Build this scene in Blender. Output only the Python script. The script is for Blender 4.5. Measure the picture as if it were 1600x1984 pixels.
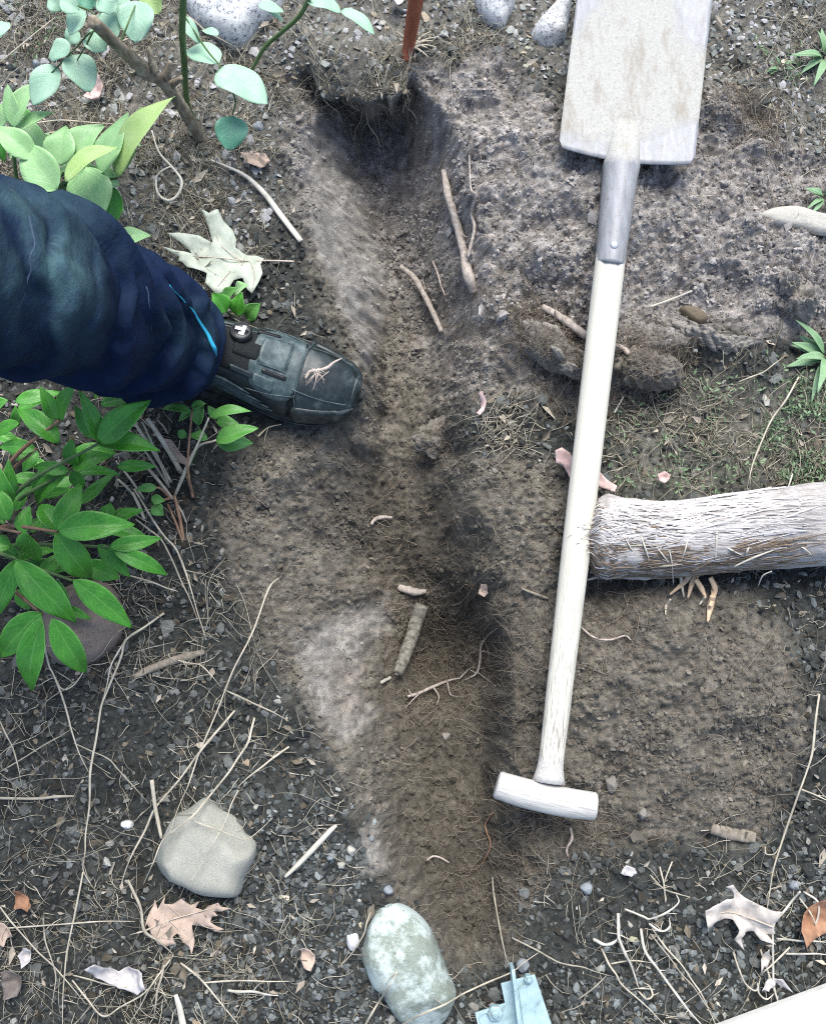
import bpy, math, random
import numpy as np
from mathutils import Vector, geometry

random.seed(7)
rng = np.random.default_rng(11)
SC = bpy.context.scene
for o in list(bpy.data.objects):
    bpy.data.objects.remove(o)
COL = SC.collection

# ------------------------------------------------------------------ camera, sky, sun, exposure
TILT, DIST, FPX = math.radians(7.0), 1.45, 2175.0
CAM = np.array([0.0, -DIST * math.sin(TILT), DIST * math.cos(TILT)])
FWD = np.array([0.0, math.sin(TILT), -math.cos(TILT)])
UPV = np.array([0.0, math.cos(TILT), math.sin(TILT)])
cd = bpy.data.cameras.new('camera')
cd.sensor_fit = 'HORIZONTAL'
cd.sensor_width = 36.0
cd.lens = 36.0 * FPX / 1600.0
cd.clip_start = 0.02
cd.clip_end = 300.0
cam = bpy.data.objects.new('camera', cd)
cam.location = CAM
cam.rotation_euler = (TILT, 0, 0)
COL.objects.link(cam)
SC.camera = cam

SUN_EL, SUN_AZ = math.radians(58), math.radians(10)      # azimuth clockwise from +Y
w = bpy.data.worlds.new('World')
SC.world = w
w.use_nodes = True
nt = w.node_tree
nt.nodes.clear()
sky = nt.nodes.new('ShaderNodeTexSky')
sky.sky_type = 'NISHITA'
sky.sun_disc = False
sky.sun_elevation = SUN_EL
sky.sun_rotation = SUN_AZ
sky.air_density = 1.0
sky.dust_density = 2.5
sky.ozone_density = 1.0
bg = nt.nodes.new('ShaderNodeBackground')
bg.inputs['Strength'].default_value = 0.135
wo = nt.nodes.new('ShaderNodeOutputWorld')
nt.links.new(sky.outputs[0], bg.inputs[0])
nt.links.new(bg.outputs[0], wo.inputs[0])
sl = bpy.data.lights.new('sun', 'SUN')
sl.energy = 2.2
sl.angle = math.radians(36)
sl.color = (1.0, 0.99, 0.945)
so = bpy.data.objects.new('sun', sl)
sd = Vector((math.sin(SUN_AZ) * math.cos(SUN_EL), math.cos(SUN_AZ) * math.cos(SUN_EL), math.sin(SUN_EL)))
so.rotation_euler = sd.to_track_quat('Z', 'Y').to_euler()
so.location = sd * 6
COL.objects.link(so)
SC.view_settings.view_transform = 'Standard'
SC.view_settings.look = 'None'
SC.view_settings.gamma = 1.0
SC.view_settings.exposure = 1.0
SC.view_settings.use_curve_mapping = False
SC.render.engine = 'CYCLES'
SC.cycles.max_bounces = 6
SC.cycles.use_denoising = False
SC.cycles.filter_width = 1.1


# ------------------------------------------------------------------ projection helpers
def P(px, py, z=0.0):
    """point of the place seen at photo pixel (px, py) lying at height z"""
    d = np.array([(px - 800.0) / FPX, 0, 0]) + UPV * ((992.0 - py) / FPX) + FWD
    s = (z - CAM[2]) / d[2]
    return CAM + d * s


def project(X, Y, Z):
    rx, ry, rz = X - CAM[0], Y - CAM[1], Z - CAM[2]
    dep = ry * FWD[1] + rz * FWD[2]
    return 800 + FPX * rx / dep, 992 - FPX * (ry * UPV[1] + rz * UPV[2]) / dep


def mpp(z=0.0):
    return (CAM[2] - z) / FPX * 1.02


# ------------------------------------------------------------------ numpy noise
def hsh(ix, iy, seed):
    ix = ix.astype(np.int64)
    iy = iy.astype(np.int64)
    h = (ix * 374761393 + iy * 668265263 + seed * 974711 + 12345) & 0xFFFFFFFF
    h = ((h ^ (h >> 13)) * 1274126177) & 0xFFFFFFFF
    h = (h ^ (h >> 16)) & 0xFFFFFFFF
    h = (h * 2246822519) & 0xFFFFFFFF
    h = h ^ (h >> 15)
    return (h & 0xFFFFFF) / float(0x1000000)


def vnoise(X, Y, seed=0):
    ix, iy = np.floor(X), np.floor(Y)
    fx, fy = X - ix, Y - iy
    ux = fx * fx * fx * (fx * (fx * 6 - 15) + 10)
    uy = fy * fy * fy * (fy * (fy * 6 - 15) + 10)
    a, b = hsh(ix, iy, seed), hsh(ix + 1, iy, seed)
    c, d = hsh(ix, iy + 1, seed), hsh(ix + 1, iy + 1, seed)
    return (a * (1 - ux) + b * ux) * (1 - uy) + (c * (1 - ux) + d * ux) * uy


def fbm(X, Y, seed=0, oct=4, gain=0.5):
    t, a, n = 0.0, 1.0, 0.0
    for k in range(oct):
        t = t + a * vnoise(X * 2 ** k + 17.3 * k, Y * 2 ** k - 9.1 * k, seed + k * 31)
        n += a
        a *= gain
    return t / n


def crumbs(X, Y, cell, seed, prob):
    """heaped angular clods: highest dome over each point"""
    X = X + 0.25 * cell * (fbm(X / cell * 1.3, Y / cell * 1.3, seed + 5, 2) - .5) * 2
    Y = Y + 0.25 * cell * (fbm(X / cell * 1.3 + 9, Y / cell * 1.3, seed + 6, 2) - .5) * 2
    gx, gy = np.floor(X / cell), np.floor(Y / cell)
    best = np.zeros_like(X)
    for dx in (-1, 0, 1):
        for dy in (-1, 0, 1):
            cx, cy = gx + dx, gy + dy
            jx = hsh(cx, cy, seed) * .8 + .1
            jy = hsh(cx, cy, seed + 1) * .8 + .1
            r = cell * (.22 + .5 * hsh(cx, cy, seed + 2) ** 2)
            e = hsh(cx, cy, seed + 3)
            an = hsh(cx, cy, seed + 4) * 6.283
            ax = (cx + jx) * cell - X
            ay = (cy + jy) * cell - Y
            ca, sa = np.cos(an), np.sin(an)
            u = (ax * ca + ay * sa) / r
            v = (-ax * sa + ay * ca) / (r * .72)
            d = (np.abs(u) ** 2.6 + np.abs(v) ** 2.6)
            tl = 1 + .35 * u
            hgt = r * .75 * np.clip(1 - d, 0, 1) ** .5 * tl * (e < prob)
            best = np.maximum(best, hgt)
    return best


def sstep(a, b, x):
    t = np.clip((x - a) / (b - a), 0, 1)
    return t * t * (3 - 2 * t)


def inside(PX, PY, poly, soft):
    """soft mask of a polygon given in photo pixels"""
    best = np.full(PX.shape, 1e9)
    ins = np.zeros(PX.shape, bool)
    n = len(poly)
    for i in range(n):
        x0, y0 = poly[i]
        x1, y1 = poly[(i + 1) % n]
        ex, ey = x1 - x0, y1 - y0
        t = np.clip(((PX - x0) * ex + (PY - y0) * ey) / (ex * ex + ey * ey + 1e-9), 0, 1)
        best = np.minimum(best, (PX - x0 - t * ex) ** 2 + (PY - y0 - t * ey) ** 2)
        c = ((y0 > PY) != (y1 > PY)) & (PX < (x1 - x0) * (PY - y0) / (y1 - y0 + 1e-12) + x0)
        ins ^= c
    d = np.sqrt(best) * np.where(ins, 1, -1)
    return sstep(-soft, soft, d)


# ------------------------------------------------------------------ mesh helpers
ORIGIN = {}


def fast_mesh(name, V, F, cols=None, uv=None, smooth=True):
    V = np.asarray(V, np.float32).reshape(-1, 3)
    me = bpy.data.meshes.new(name)
    if isinstance(F, np.ndarray):
        k = F.shape[1]
        nF = len(F)
        me.vertices.add(len(V))
        me.vertices.foreach_set('co', V.ravel())
        me.loops.add(nF * k)
        me.loops.foreach_set('vertex_index', F.astype(np.int32).ravel())
        me.polygons.add(nF)
        me.polygons.foreach_set('loop_start', np.arange(0, nF * k, k, dtype=np.int32))
        me.update(calc_edges=True)
    else:
        me.from_pydata(V.tolist(), [], F)
        me.update()
    if smooth:
        me.polygons.foreach_set('use_smooth', np.ones(len(me.polygons), bool))
    else:
        me.polygons.foreach_set('use_smooth', np.zeros(len(me.polygons), bool))
    if cols is not None:
        a = me.attributes.new('Col', 'FLOAT_COLOR', 'POINT')
        c = np.ones((len(V), 4), np.float32)
        c[:, :3] = cols
        a.data.foreach_set('color', c.ravel())
    if uv is not None:
        l = me.uv_layers.new(name='UVMap')
        li = np.zeros(len(me.loops), np.int32)
        me.loops.foreach_get('vertex_index', li)
        l.data.foreach_set('uv', np.asarray(uv, np.float32)[li].ravel())
    return me


def link(name, me, mat, parent=None, origin=None):
    o = bpy.data.objects.new(name, me)
    COL.objects.link(o)
    if mat and not me.materials:
        me.materials.append(mat)
    if parent is not None:
        o.parent = parent
    return o


def mk(name, V, F, mat, parent=None, cols=None, uv=None, smooth=True, top=False):
    """one mesh object; V in world coordinates, stored relative to its parent's origin"""
    V = np.asarray(V, float).reshape(-1, 3)
    if parent is not None:
        org = ORIGIN[parent.name]
        loc = np.zeros(3)
    else:
        org = np.array([(V[:, 0].min() + V[:, 0].max()) / 2, (V[:, 1].min() + V[:, 1].max()) / 2, V[:, 2].min()]) if top else np.zeros(3)
        loc = org
    me = fast_mesh(name, V - org, F, cols, uv, smooth)
    o = link(name, me, mat, parent)
    o.location = loc
    ORIGIN[o.name] = org
    return o


def tag(o, label=None, cat=None, group=None, kind=None):
    if label:
        o['label'] = label
    if cat:
        o['category'] = cat
    if group:
        o['group'] = group
    if kind:
        o['kind'] = kind
    return o


def thing(name, label, cat, loc, group=None):
    o = bpy.data.objects.new(name, None)
    o.empty_display_size = 0.05
    COL.objects.link(o)
    o.location = loc
    ORIGIN[o.name] = np.array(loc, float)
    return tag(o, label, cat, group)


def cat_rom(pts, n):
    pts = np.asarray(pts, float)
    if len(pts) == 2:
        t = np.linspace(0, 1, n)[:, None]
        return pts[0] * (1 - t) + pts[1] * t
    p = np.vstack([2 * pts[0] - pts[1], pts, 2 * pts[-1] - pts[-2]])
    out = []
    m = len(pts) - 1
    for s in np.linspace(0, m, n):
        i = min(int(s), m - 1)
        t = s - i
        a, b, c, d = p[i], p[i + 1], p[i + 2], p[i + 3]
        out.append(.5 * ((2 * b) + (c - a) * t + (2 * a - 5 * b + 4 * c - d) * t * t + (3 * b - a - 3 * c + d) * t ** 3))
    return np.array(out)


def frames(pts, ref):
    T = np.gradient(pts, axis=0)
    T /= np.linalg.norm(T, axis=1)[:, None] + 1e-12
    N = ref - T * (T @ ref)[:, None]
    N /= np.linalg.norm(N, axis=1)[:, None] + 1e-12
    return T, N, np.cross(T, N)


def tube(pts, rad, k=8, ref=np.array([0, 0.12, 1.0]), caps=True, flat=1.0, prof=None):
    """rad: array over pts; prof(s, th) multiplies the radius"""
    pts = np.asarray(pts, float)
    n = len(pts)
    rad = np.broadcast_to(np.asarray(rad, float), (n,))
    T, N, B = frames(pts, ref)
    th = np.arange(k) * 2 * math.pi / k
    R = rad[:, None] * np.ones((1, k))
    if prof is not None:
        S = np.linspace(0, 1, n)[:, None] * np.ones((1, k))
        R = R * prof(S, np.ones((n, 1)) * th[None, :])
    V = pts[:, None, :] + R[..., None] * (np.cos(th)[None, :, None] * N[:, None, :] * flat + np.sin(th)[None, :, None] * B[:, None, :])
    V = V.reshape(-1, 3)
    i = np.arange(n - 1)[:, None] * k
    j = np.arange(k)[None, :]
    jn = (j + 1) % k
    F = np.stack([i + j, i + jn, i + k + jn, i + k + j], -1).reshape(-1, 4)
    if caps:
        V = np.vstack([V, pts[0], pts[-1]])
        a, b = n * k, n * k + 1
        jj = np.arange(k)
        f0 = np.stack([np.full(k, a), (jj + 1) % k, jj, jj], -1)
        f1 = np.stack([np.full(k, b), (n - 1) * k + jj, (n - 1) * k + (jj + 1) % k, (n - 1) * k + (jj + 1) % k], -1)
        F = [list(f) for f in F] + [list(f[:3]) for f in f0] + [list(f[:3]) for f in f1]
    return V, F


class Acc:
    def __init__(s):
        s.V, s.F, s.n = [], [], 0

    def add(s, V, F):
        V = np.asarray(V, float).reshape(-1, 3)
        s.V.append(V)
        s.F += [[int(i) + s.n for i in f] for f in F]
        s.n += len(V)
        return s

    def get(s):
        return np.vstack(s.V), s.F


def box(c, ax, hs):
    """c centre, ax three unit axes, hs half sizes"""
    c = np.asarray(c, float)
    V = [c + sx * hs[0] * ax[0] + sy * hs[1] * ax[1] + sz * hs[2] * ax[2] for sx in (-1, 1) for sy in (-1, 1) for sz in (-1, 1)]
    F = [[0, 1, 3, 2], [4, 6, 7, 5], [0, 4, 5, 1], [2, 3, 7, 6], [0, 2, 6, 4], [1, 5, 7, 3]]
    return np.array(V), F


def bevel(o, wdt, seg=2):
    m = o.modifiers.new('bevel', 'BEVEL')
    m.width = wdt
    m.segments = seg
    m.limit_method = 'ANGLE'
    return o


# ------------------------------------------------------------------ materials
def mat_new(name):
    m = bpy.data.materials.new(name)
    m.use_nodes = True
    t = m.node_tree
    b = t.nodes['Principled BSDF']
    return m, t, b


def nd(t, kind, **kw):
    n = t.nodes.new(kind)
    for k, v in kw.items():
        if k in n.inputs:
            n.inputs[k].default_value = v
        else:
            setattr(n, k, v)
    return n


def ramp(t, fac, stops):
    r = t.nodes.new('ShaderNodeValToRGB')
    e = r.color_ramp.elements
    while len(e) < len(stops):
        e.new(.5)
    for k, (p, c) in enumerate(stops):
        e[k].position = p
        e[k].color = (*c, 1)
    t.links.new(fac, r.inputs[0])
    return r.outputs[0]


def mix(t, fac, a, b, mode='MIX'):
    m = t.nodes.new('ShaderNodeMix')
    m.data_type = 'RGBA'
    m.blend_type = mode
    for k, v in ((0, fac), (6, a), (7, b)):
        if hasattr(v, 'is_output'):
            t.links.new(v, m.inputs[k])
        elif k == 0:
            m.inputs[k].default_value = v
        else:
            m.inputs[k].default_value = (*v, 1)
    return m.outputs[2]


def coords(t, scale=(1, 1, 1), kind='Object'):
    tc = t.nodes.new('ShaderNodeTexCoord')
    mp = t.nodes.new('ShaderNodeMapping')
    mp.inputs['Scale'].default_value = scale
    t.links.new(tc.outputs[kind], mp.inputs[0])
    return mp.outputs[0]


def noise(t, co, scale, detail=4, rough=.6):
    n = nd(t, 'ShaderNodeTexNoise', Scale=scale, Detail=detail, Roughness=rough)
    t.links.new(co, n.inputs['Vector'])
    return n.outputs[0]


def bump(t, b, hgt, strength, dist):
    bm = nd(t, 'ShaderNodeBump', Strength=strength, Distance=dist)
    t.links.new(hgt, bm.inputs['Height'])
    t.links.new(bm.outputs[0], b.inputs['Normal'])
    return bm


def vcol_mat(name, rough=.9, scale=600, var=.35, bstr=.5, bdist=.0006):
    m, t, b = mat_new(name)
    a = nd(t, 'ShaderNodeAttribute', attribute_name='Col')
    co = coords(t)
    n = noise(t, co, scale, 5, .7)
    g = ramp(t, n, [(.25, (1 - var,) * 3), (.75, (1 + var,) * 3)])
    t.links.new(mix(t, 1.0, a.outputs[0], g, 'MULTIPLY'), b.inputs['Base Color'])
    b.inputs['Roughness'].default_value = rough
    b.inputs['Specular IOR Level'].default_value = .25
    bump(t, b, n, bstr, bdist)
    return m


def mottled(name, stops, scale, rough=.8, stretch=(1, 1, 1), bstr=.4, bdist=.001, detail=6, spec=.3, kind='Object'):
    m, t, b = mat_new(name)
    co = coords(t, stretch, kind)
    n = noise(t, co, scale, detail, .65)
    t.links.new(ramp(t, n, stops), b.inputs['Base Color'])
    b.inputs['Roughness'].default_value = rough
    b.inputs['Specular IOR Level'].default_value = spec
    bump(t, b, n, bstr, bdist)
    return m


def leaf_mat(name, dark, light, edge, rough=.4, transl=.25, spec=.5, veins=.35):
    m, t, b = mat_new(name)
    uv = nd(t, 'ShaderNodeUVMap')
    sep = nd(t, 'ShaderNodeSeparateXYZ')
    t.links.new(uv.outputs[0], sep.inputs[0])

    def mth(op, a, bb=None):
        n = t.nodes.new('ShaderNodeMath')
        n.operation = op
        for k, v in ((0, a), (1, bb)):
            if v is None:
                continue
            if hasattr(v, 'is_output'):
                t.links.new(v, n.inputs[k])
            else:
                n.inputs[k].default_value = v
        return n.outputs[0]
    av = mth('ABSOLUTE', sep.outputs[1])
    ph = mth('SUBTRACT', mth('MULTIPLY', sep.outputs[0], 46.0), mth('MULTIPLY', av, 17.0))
    lat = mth('POWER', mth('ABSOLUTE', mth('COSINE', mth('MULTIPLY', ph, .5))), 30.0)
    mid = mth('LESS_THAN', av, .045)
    vein = mth('MAXIMUM', mth('MULTIPLY', lat, .55), mid)
    co = coords(t)
    n = noise(t, co, 45, 4, .6)
    base = ramp(t, n, [(.3, dark), (.72, light)])
    n2 = noise(t, co, 400, 3, .6)
    base = mix(t, .25, base, ramp(t, n2, [(.35, dark), (.7, light)]))
    c1 = mix(t, mth('MULTIPLY', vein, veins), base, edge)
    rim = mth('GREATER_THAN', av, .93)
    c2 = mix(t, mth('MULTIPLY', rim, .35), c1, edge)
    t.links.new(c2, b.inputs['Base Color'])
    b.inputs['Roughness'].default_value = rough
    b.inputs['Specular IOR Level'].default_value = spec
    bump(t, b, mth('SUBTRACT', n2, mth('MULTIPLY', vein, 1.2)), .35, .0007)
    if transl:
        tr = nd(t, 'ShaderNodeBsdfTranslucent')
        t.links.new(c2, tr.inputs[0])
        ms = nd(t, 'ShaderNodeMixShader', Fac=transl)
        t.links.new(b.outputs[0], ms.inputs[1])
        t.links.new(tr.outputs[0], ms.inputs[2])
        t.links.new(ms.outputs[0], t.nodes['Material Output'].inputs[0])
    return m


M = {}
M['soil'] = vcol_mat('soil', .97, 620, .62, 1.0, .0022)
M['chip'] = vcol_mat('bark_chip', .8, 350, .3, .6, .0006)
M['crumb'] = vcol_mat('soil_crumb', .97, 700, .3, .7, .0006)
M['straw_bits'] = vcol_mat('straw_bits', .7, 300, .2, .3, .0003)
M['root_bits'] = vcol_mat('root_bits', .9, 500, .25, .4, .0003)
M['moss'] = vcol_mat('moss', .8, 500, .25, .3, .0003)
M['straw'] = mottled('straw', [(.3, (.32, .285, .21)), (.7, (.56, .51, .41))], 60, .6, bstr=.3, bdist=.0004)
M['straw_grey'] = mottled('straw_grey', [(.3, (.24, .22, .17)), (.7, (.42, .38, .30))], 60, .65, bstr=.3, bdist=.0004)
M['straw_pale'] = mottled('straw_pale', [(.3, (.38, .355, .295)), (.7, (.62, .59, .51))], 50, .55, bstr=.3, bdist=.0004)
M['twig'] = mottled('twig', [(.3, (.13, .11, .085)), (.7, (.34, .30, .24))], 140, .85, bstr=.7, bdist=.001)
M['root'] = mottled('root', [(.3, (.20, .17, .14)), (.5, (.35, .305, .265)), (.72, (.50, .455, .41))], 150, .9, bstr=.8, bdist=.0012)
M['root_dark'] = mottled('root_dark', [(.32, (.055, .048, .036)), (.5, (.16, .15, .125)), (.72, (.30, .29, .25))], 170, .9, bstr=.9, bdist=.0015)
M['root_pale'] = mottled('root_pale', [(.3, (.30, .24, .20)), (.7, (.52, .45, .40))], 200, .8, bstr=.6, bdist=.0008)
M['red_stem'] = mottled('red_stem', [(.3, (.20, .055, .028)), (.7, (.40, .13, .07))], 90, .6, (1, 1, .25), .4, .0006)
M['peony'] = leaf_mat('peony_leaf', (.036, .21, .020), (.105, .41, .040), (.27, .54, .14), .38, .22)
M['peony_pale'] = leaf_mat('peony_leaf_pale', (.30, .58, .24), (.50, .74, .40), (.62, .78, .48), .42, .35, .5, .25)  # paler copy of the leaf green: strong light on upper leaves painted in
M['peony_yellow'] = leaf_mat('peony_leaf_yellow', (.38, .58, .18), (.52, .68, .32), (.6, .7, .4), .45, .35, .4, .25)
M['sprig'] = leaf_mat('sprig_leaf', (.07, .25, .04), (.16, .42, .10), (.28, .5, .2), .42, .25)
M['rose'] = leaf_mat('rose_leaf', (.31, .55, .39), (.49, .69, .52), (.56, .72, .56), .5, .25, .4, .18)
M['rose_dark'] = leaf_mat('rose_leaf_dark', (.10, .32, .20), (.20, .46, .32), (.34, .54, .42), .45, .25, .5, .2)
M['green_stem'] = mottled('green_stem', [(.3, (.05, .10, .035)), (.7, (.12, .19, .07))], 60, .6, bstr=.3, bdist=.0005)
M['red_petiole'] = mottled('red_petiole', [(.3, (.16, .08, .05)), (.7, (.34, .22, .14))], 60, .6, bstr=.3, bdist=.0005)
M['rose_bark'] = mottled('rose_bark', [(.3, (.10, .085, .06)), (.5, (.24, .20, .145)), (.72, (.46, .41, .32))], 120, .85, (1, 1, .4), .8, .0015)
M['tuft'] = leaf_mat('tuft_leaf', (.20, .38, .18), (.36, .52, .32), (.5, .62, .42), .5, .25, .3, .1)


def dead_leaf_mat(name, a, b_, spot, vein):
    m, t, b = mat_new(name)
    co = coords(t)
    n = noise(t, co, 70, 6, .7)
    base = ramp(t, n, [(.3, a), (.7, b_)])
    n2 = noise(t, co, 260, 3, .5)
    sp = ramp(t, n2, [(.66, (0, 0, 0)), (.72, (1, 1, 1))])
    c = mix(t, sp, base, spot)
    t.links.new(c, b.inputs['Base Color'])
    b.inputs['Roughness'].default_value = .6
    b.inputs['Specular IOR Level'].default_value = .35
    bump(t, b, n, .5, .001)
    return m


M['oak_green'] = dead_leaf_mat('oak_leaf_greenish', (.30, .34, .28), (.47, .51, .42), (.22, .25, .17), None)
M['oak_tan'] = dead_leaf_mat('oak_leaf_tan', (.33, .245, .19), (.50, .395, .32), (.09, .06, .045), None)
M['oak_grey'] = dead_leaf_mat('oak_leaf_grey', (.36, .325, .29), (.54, .50, .455), (.22, .19, .16), None)
M['oak_pink'] = dead_leaf_mat('oak_leaf_pink', (.44, .30, .28), (.62, .47, .44), (.36, .24, .20), None)
M['oak_brown'] = dead_leaf_mat('oak_leaf_brown', (.22, .11, .06), (.40, .22, .13), (.12, .06, .035), None)
M['oak_dark'] = dead_leaf_mat('oak_leaf_dark', (.10, .085, .075), (.22, .19, .17), (.06, .05, .04), None)
M['oak_white'] = dead_leaf_mat('oak_leaf_white', (.36, .34, .33), (.54, .52, .51), (.22, .20, .19), None)
M['leaf_vein'] = mottled('leaf_vein', [(.3, (.40, .32, .25)), (.7, (.55, .48, .40))], 100, .6)


def stone_mat(name, stops, scale, spots=None, sp_scale=60, thr=.6, patch=None):
    m, t, b = mat_new(name)
    co = coords(t)
    n = noise(t, co, scale, 8, .7)
    c = ramp(t, n, stops)
    n3 = noise(t, co, 900, 3, .6)
    c = mix(t, .45, c, ramp(t, n3, [(.3, tuple(.45 * x for x in stops[0][1])), (.7, tuple(min(.9, 1.3 * x) for x in stops[-1][1]))]))
    if spots:
        n2 = noise(t, co, sp_scale, 6, .75)
        f = ramp(t, n2, [(thr, (0, 0, 0)), (thr + .08, (1, 1, 1))])
        c = mix(t, f, c, spots)
    if patch:
        n2 = noise(t, co, 23, 5, .7)
        f = ramp(t, n2, [(.45, (0, 0, 0)), (.56, (.85, .85, .85))])
        c = mix(t, f, c, patch)
        n5 = noise(t, co, 140, 6, .8)
        c = mix(t, ramp(t, n5, [(.60, (0, 0, 0)), (.66, (.8, .8, .8))]), c, spots)
    t.links.new(c, b.inputs['Base Color'])
    b.inputs['Roughness'].default_value = .88
    b.inputs['Specular IOR Level'].default_value = .25
    hh = t.nodes.new('ShaderNodeMath')
    hh.operation = 'ADD'
    t.links.new(n, hh.inputs[0])
    t.links.new(n3, hh.inputs[1])
    bump(t, b, hh.outputs[0], .5, .0012)
    return m


M['stone_grey'] = stone_mat('stone_grey', [(.3, (.27, .27, .225)), (.7, (.40, .40, .345))], 18, (.40, .38, .33), 120, .64)
M['stone_lichen'] = stone_mat('stone_lichen', [(.3, (.15, .18, .15)), (.7, (.31, .35, .30))], 30, (.09, .11, .09), 130, .60, (.50, .58, .55))
M['stone_red'] = stone_mat('stone_red', [(.3, (.15, .12, .10)), (.7, (.27, .22, .185))], 30, (.07, .06, .05), 200, .62)
M['stone_granite'] = stone_mat('stone_granite', [(.3, (.44, .45, .45)), (.7, (.70, .72, .70))], 60, (.13, .14, .17), 190, .53)
M['stone_pale'] = stone_mat('stone_pale', [(.3, (.34, .325, .28)), (.7, (.52, .50, .44))], 40)
M['stone_dark'] = stone_mat('stone_dark', [(.3, (.11, .09, .06)), (.7, (.17, .14, .10))], 40)
M['stone_white'] = stone_mat('stone_white', [(.3, (.60, .60, .58)), (.7, (.80, .80, .78))], 60)
M['stone_blue'] = stone_mat('stone_blue', [(.3, (.18, .20, .22)), (.7, (.30, .33, .35))], 60)
M['clod_dark'] = stone_mat('clod_dark', [(.3, (.085, .078, .064)), (.7, (.22, .20, .17))], 160)
M['clod'] = stone_mat('clod', [(.3, (.14, .128, .11)), (.7, (.30, .28, .25))], 160)

# ------------------------------------------------------------------ ground
DX0, DX1, DY0, DY1, STEP = -0.61, 0.61, -0.68, 0.76, 0.0020


def axis(a, b):
    core = np.arange(a, b + STEP / 2, STEP)
    grow, d, s = [], STEP, 0.0
    while s < 30:
        d *= 1.28
        s += d
        grow.append(s)
    g = np.array(grow)
    return np.concatenate([(a - g)[::-1], core, core[-1] + g])


GX, GY = axis(DX0, DX1), axis(DY0, DY1)
X, Y = np.meshgrid(GX, GY)
PX, PY = project(X, Y, np.zeros_like(X))
far = np.clip(np.maximum(np.maximum(DX0 - X, X - DX1), np.maximum(DY0 - Y, Y - DY1)) / .25, 0, 1)
near = 1 - far
wx = (fbm(X * 22, Y * 22, 3, 4) - .5) * 60
wy = (fbm(X * 22 + 7, Y * 22, 4, 4) - .5) * 60
QX, QY = PX + wx, PY + wy


def rowline(pts):
    """photo polyline (px, py, z) -> x as a function of world y"""
    w_ = np.array([P(*p) for p in pts])
    i = np.argsort(w_[:, 1])
    return np.interp(Y, w_[i, 1], w_[i, 0])


DEP = [(90, .15), (250, .165), (400, .18), (550, .165), (700, .145), (850, .125), (1000, .13), (1100, .14), (1200, .16), (1300, .155), (1400, .13), (1500, .115), (1650, .09), (1800, .06), (1900, .02)]


def dz(py):
    return -np.interp(py, [d[0] for d in DEP], [d[1] for d in DEP])


rimL = rowline([(565, 100, 0), (548, 200, 0), (556, 300, 0), (585, 400, 0), (612, 500, 0), (650, 600, 0), (690, 680, 0), (702, 760, 0), (640, 850, 0), (520, 950, 0), (470, 1030, 0), (500, 1150, 0), (545, 1250, 0), (585, 1350, 0), (640, 1450, 0), (690, 1600, 0), (760, 1750, 0), (850, 1880, 0)])
floL = rowline([(690, 100, dz(100)), (695, 250, dz(250)), (715, 350, dz(350)), (745, 450, dz(450)), (752, 550, dz(550)), (745, 650, dz(650)), (745, 750, dz(750)), (740, 850, dz(850)), (735, 950, dz(950)), (722, 1050, dz(1050)), (735, 1150, dz(1150)), (745, 1250, dz(1250)), (760, 1350, dz(1350)), (790, 1500, dz(1500)), (800, 1650, dz(1650)), (870, 1800, dz(1800)), (900, 1880, 0)])
floR = rowline([(735, 100, dz(100)), (765, 250, dz(250)), (790, 350, dz(350)), (802, 450, dz(450)), (820, 550, dz(550)), (830, 650, dz(650)), (835, 750, dz(750)), (822, 850, dz(850)), (812, 950, dz(950)), (825, 1050, dz(1050)), (835, 1110, dz(1100)), (905, 1180, dz(1180)), (930, 1250, dz(1250)), (935, 1350, dz(1350)), (930, 1500, dz(1500)), (940, 1650, dz(1650)), (950, 1800, dz(1800)), (952, 1880, 0)])
rimR = rowline([(800, 100, 0), (830, 180, 0), (885, 250, 0), (925, 350, 0), (940, 450, 0), (955, 550, 0), (960, 650, 0), (905, 750, 0), (915, 830, 0), (930, 950, 0), (955, 1050, 0), (975, 1110, 0), (985, 1180, 0), (1000, 1280, 0), (1000, 1400, 0), (995, 1500, 0), (1020, 1650, 0), (1005, 1800, 0), (965, 1880, 0)])
depw = np.array([(P(800, d[0], -d[1])[1], d[1]) for d in DEP])
depw = depw[np.argsort(depw[:, 0])]
depth = np.interp(Y, depw[:, 0], depw[:, 1], left=0.0)
jx = (fbm(X * 30, Y * 30, 40, 3) - .5) * .022
XJ = X + jx * near
tl = np.clip((XJ - rimL) / np.maximum(floL - rimL, .008), 0, 1)
tr = np.clip((rimR - XJ) / np.maximum(rimR - floR, .036), 0, 1)
prof = np.minimum(tl ** 1.3, sstep(0, 1, tr) * .6 + tr * .4)
prof = prof * (1 - .12 * sstep(0, 1, np.abs((XJ - (floL + floR) / 2) / np.maximum(floR - floL, .01))))
# the far end: an upright cut face under the turf
ytop = P(680, 128, 0)[1] + (fbm(X * 28, Y * 0 + 3, 77, 2) - .5) * .035 + (fbm(X * 70, Y * 0 + 5, 78, 2) - .5) * .012
endw = sstep(0, .030, ytop - Y)
fade = sstep(P(850, 1960, 0)[1], P(850, 1820, 0)[1], Y)
trench = -depth * prof * endw * fade * near
H = trench.copy()


def hump(px, py, rx, ry, h_, ang=0.0):
    c = P(px, py, 0)
    ca, sa = math.cos(ang), math.sin(ang)
    m = mpp()
    u = ((X - c[0]) * ca + (Y - c[1]) * sa) / (rx * m)
    v = (-(X - c[0]) * sa + (Y - c[1]) * ca) / (ry * m)
    return h_ * np.exp(-(u * u + v * v))


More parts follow.
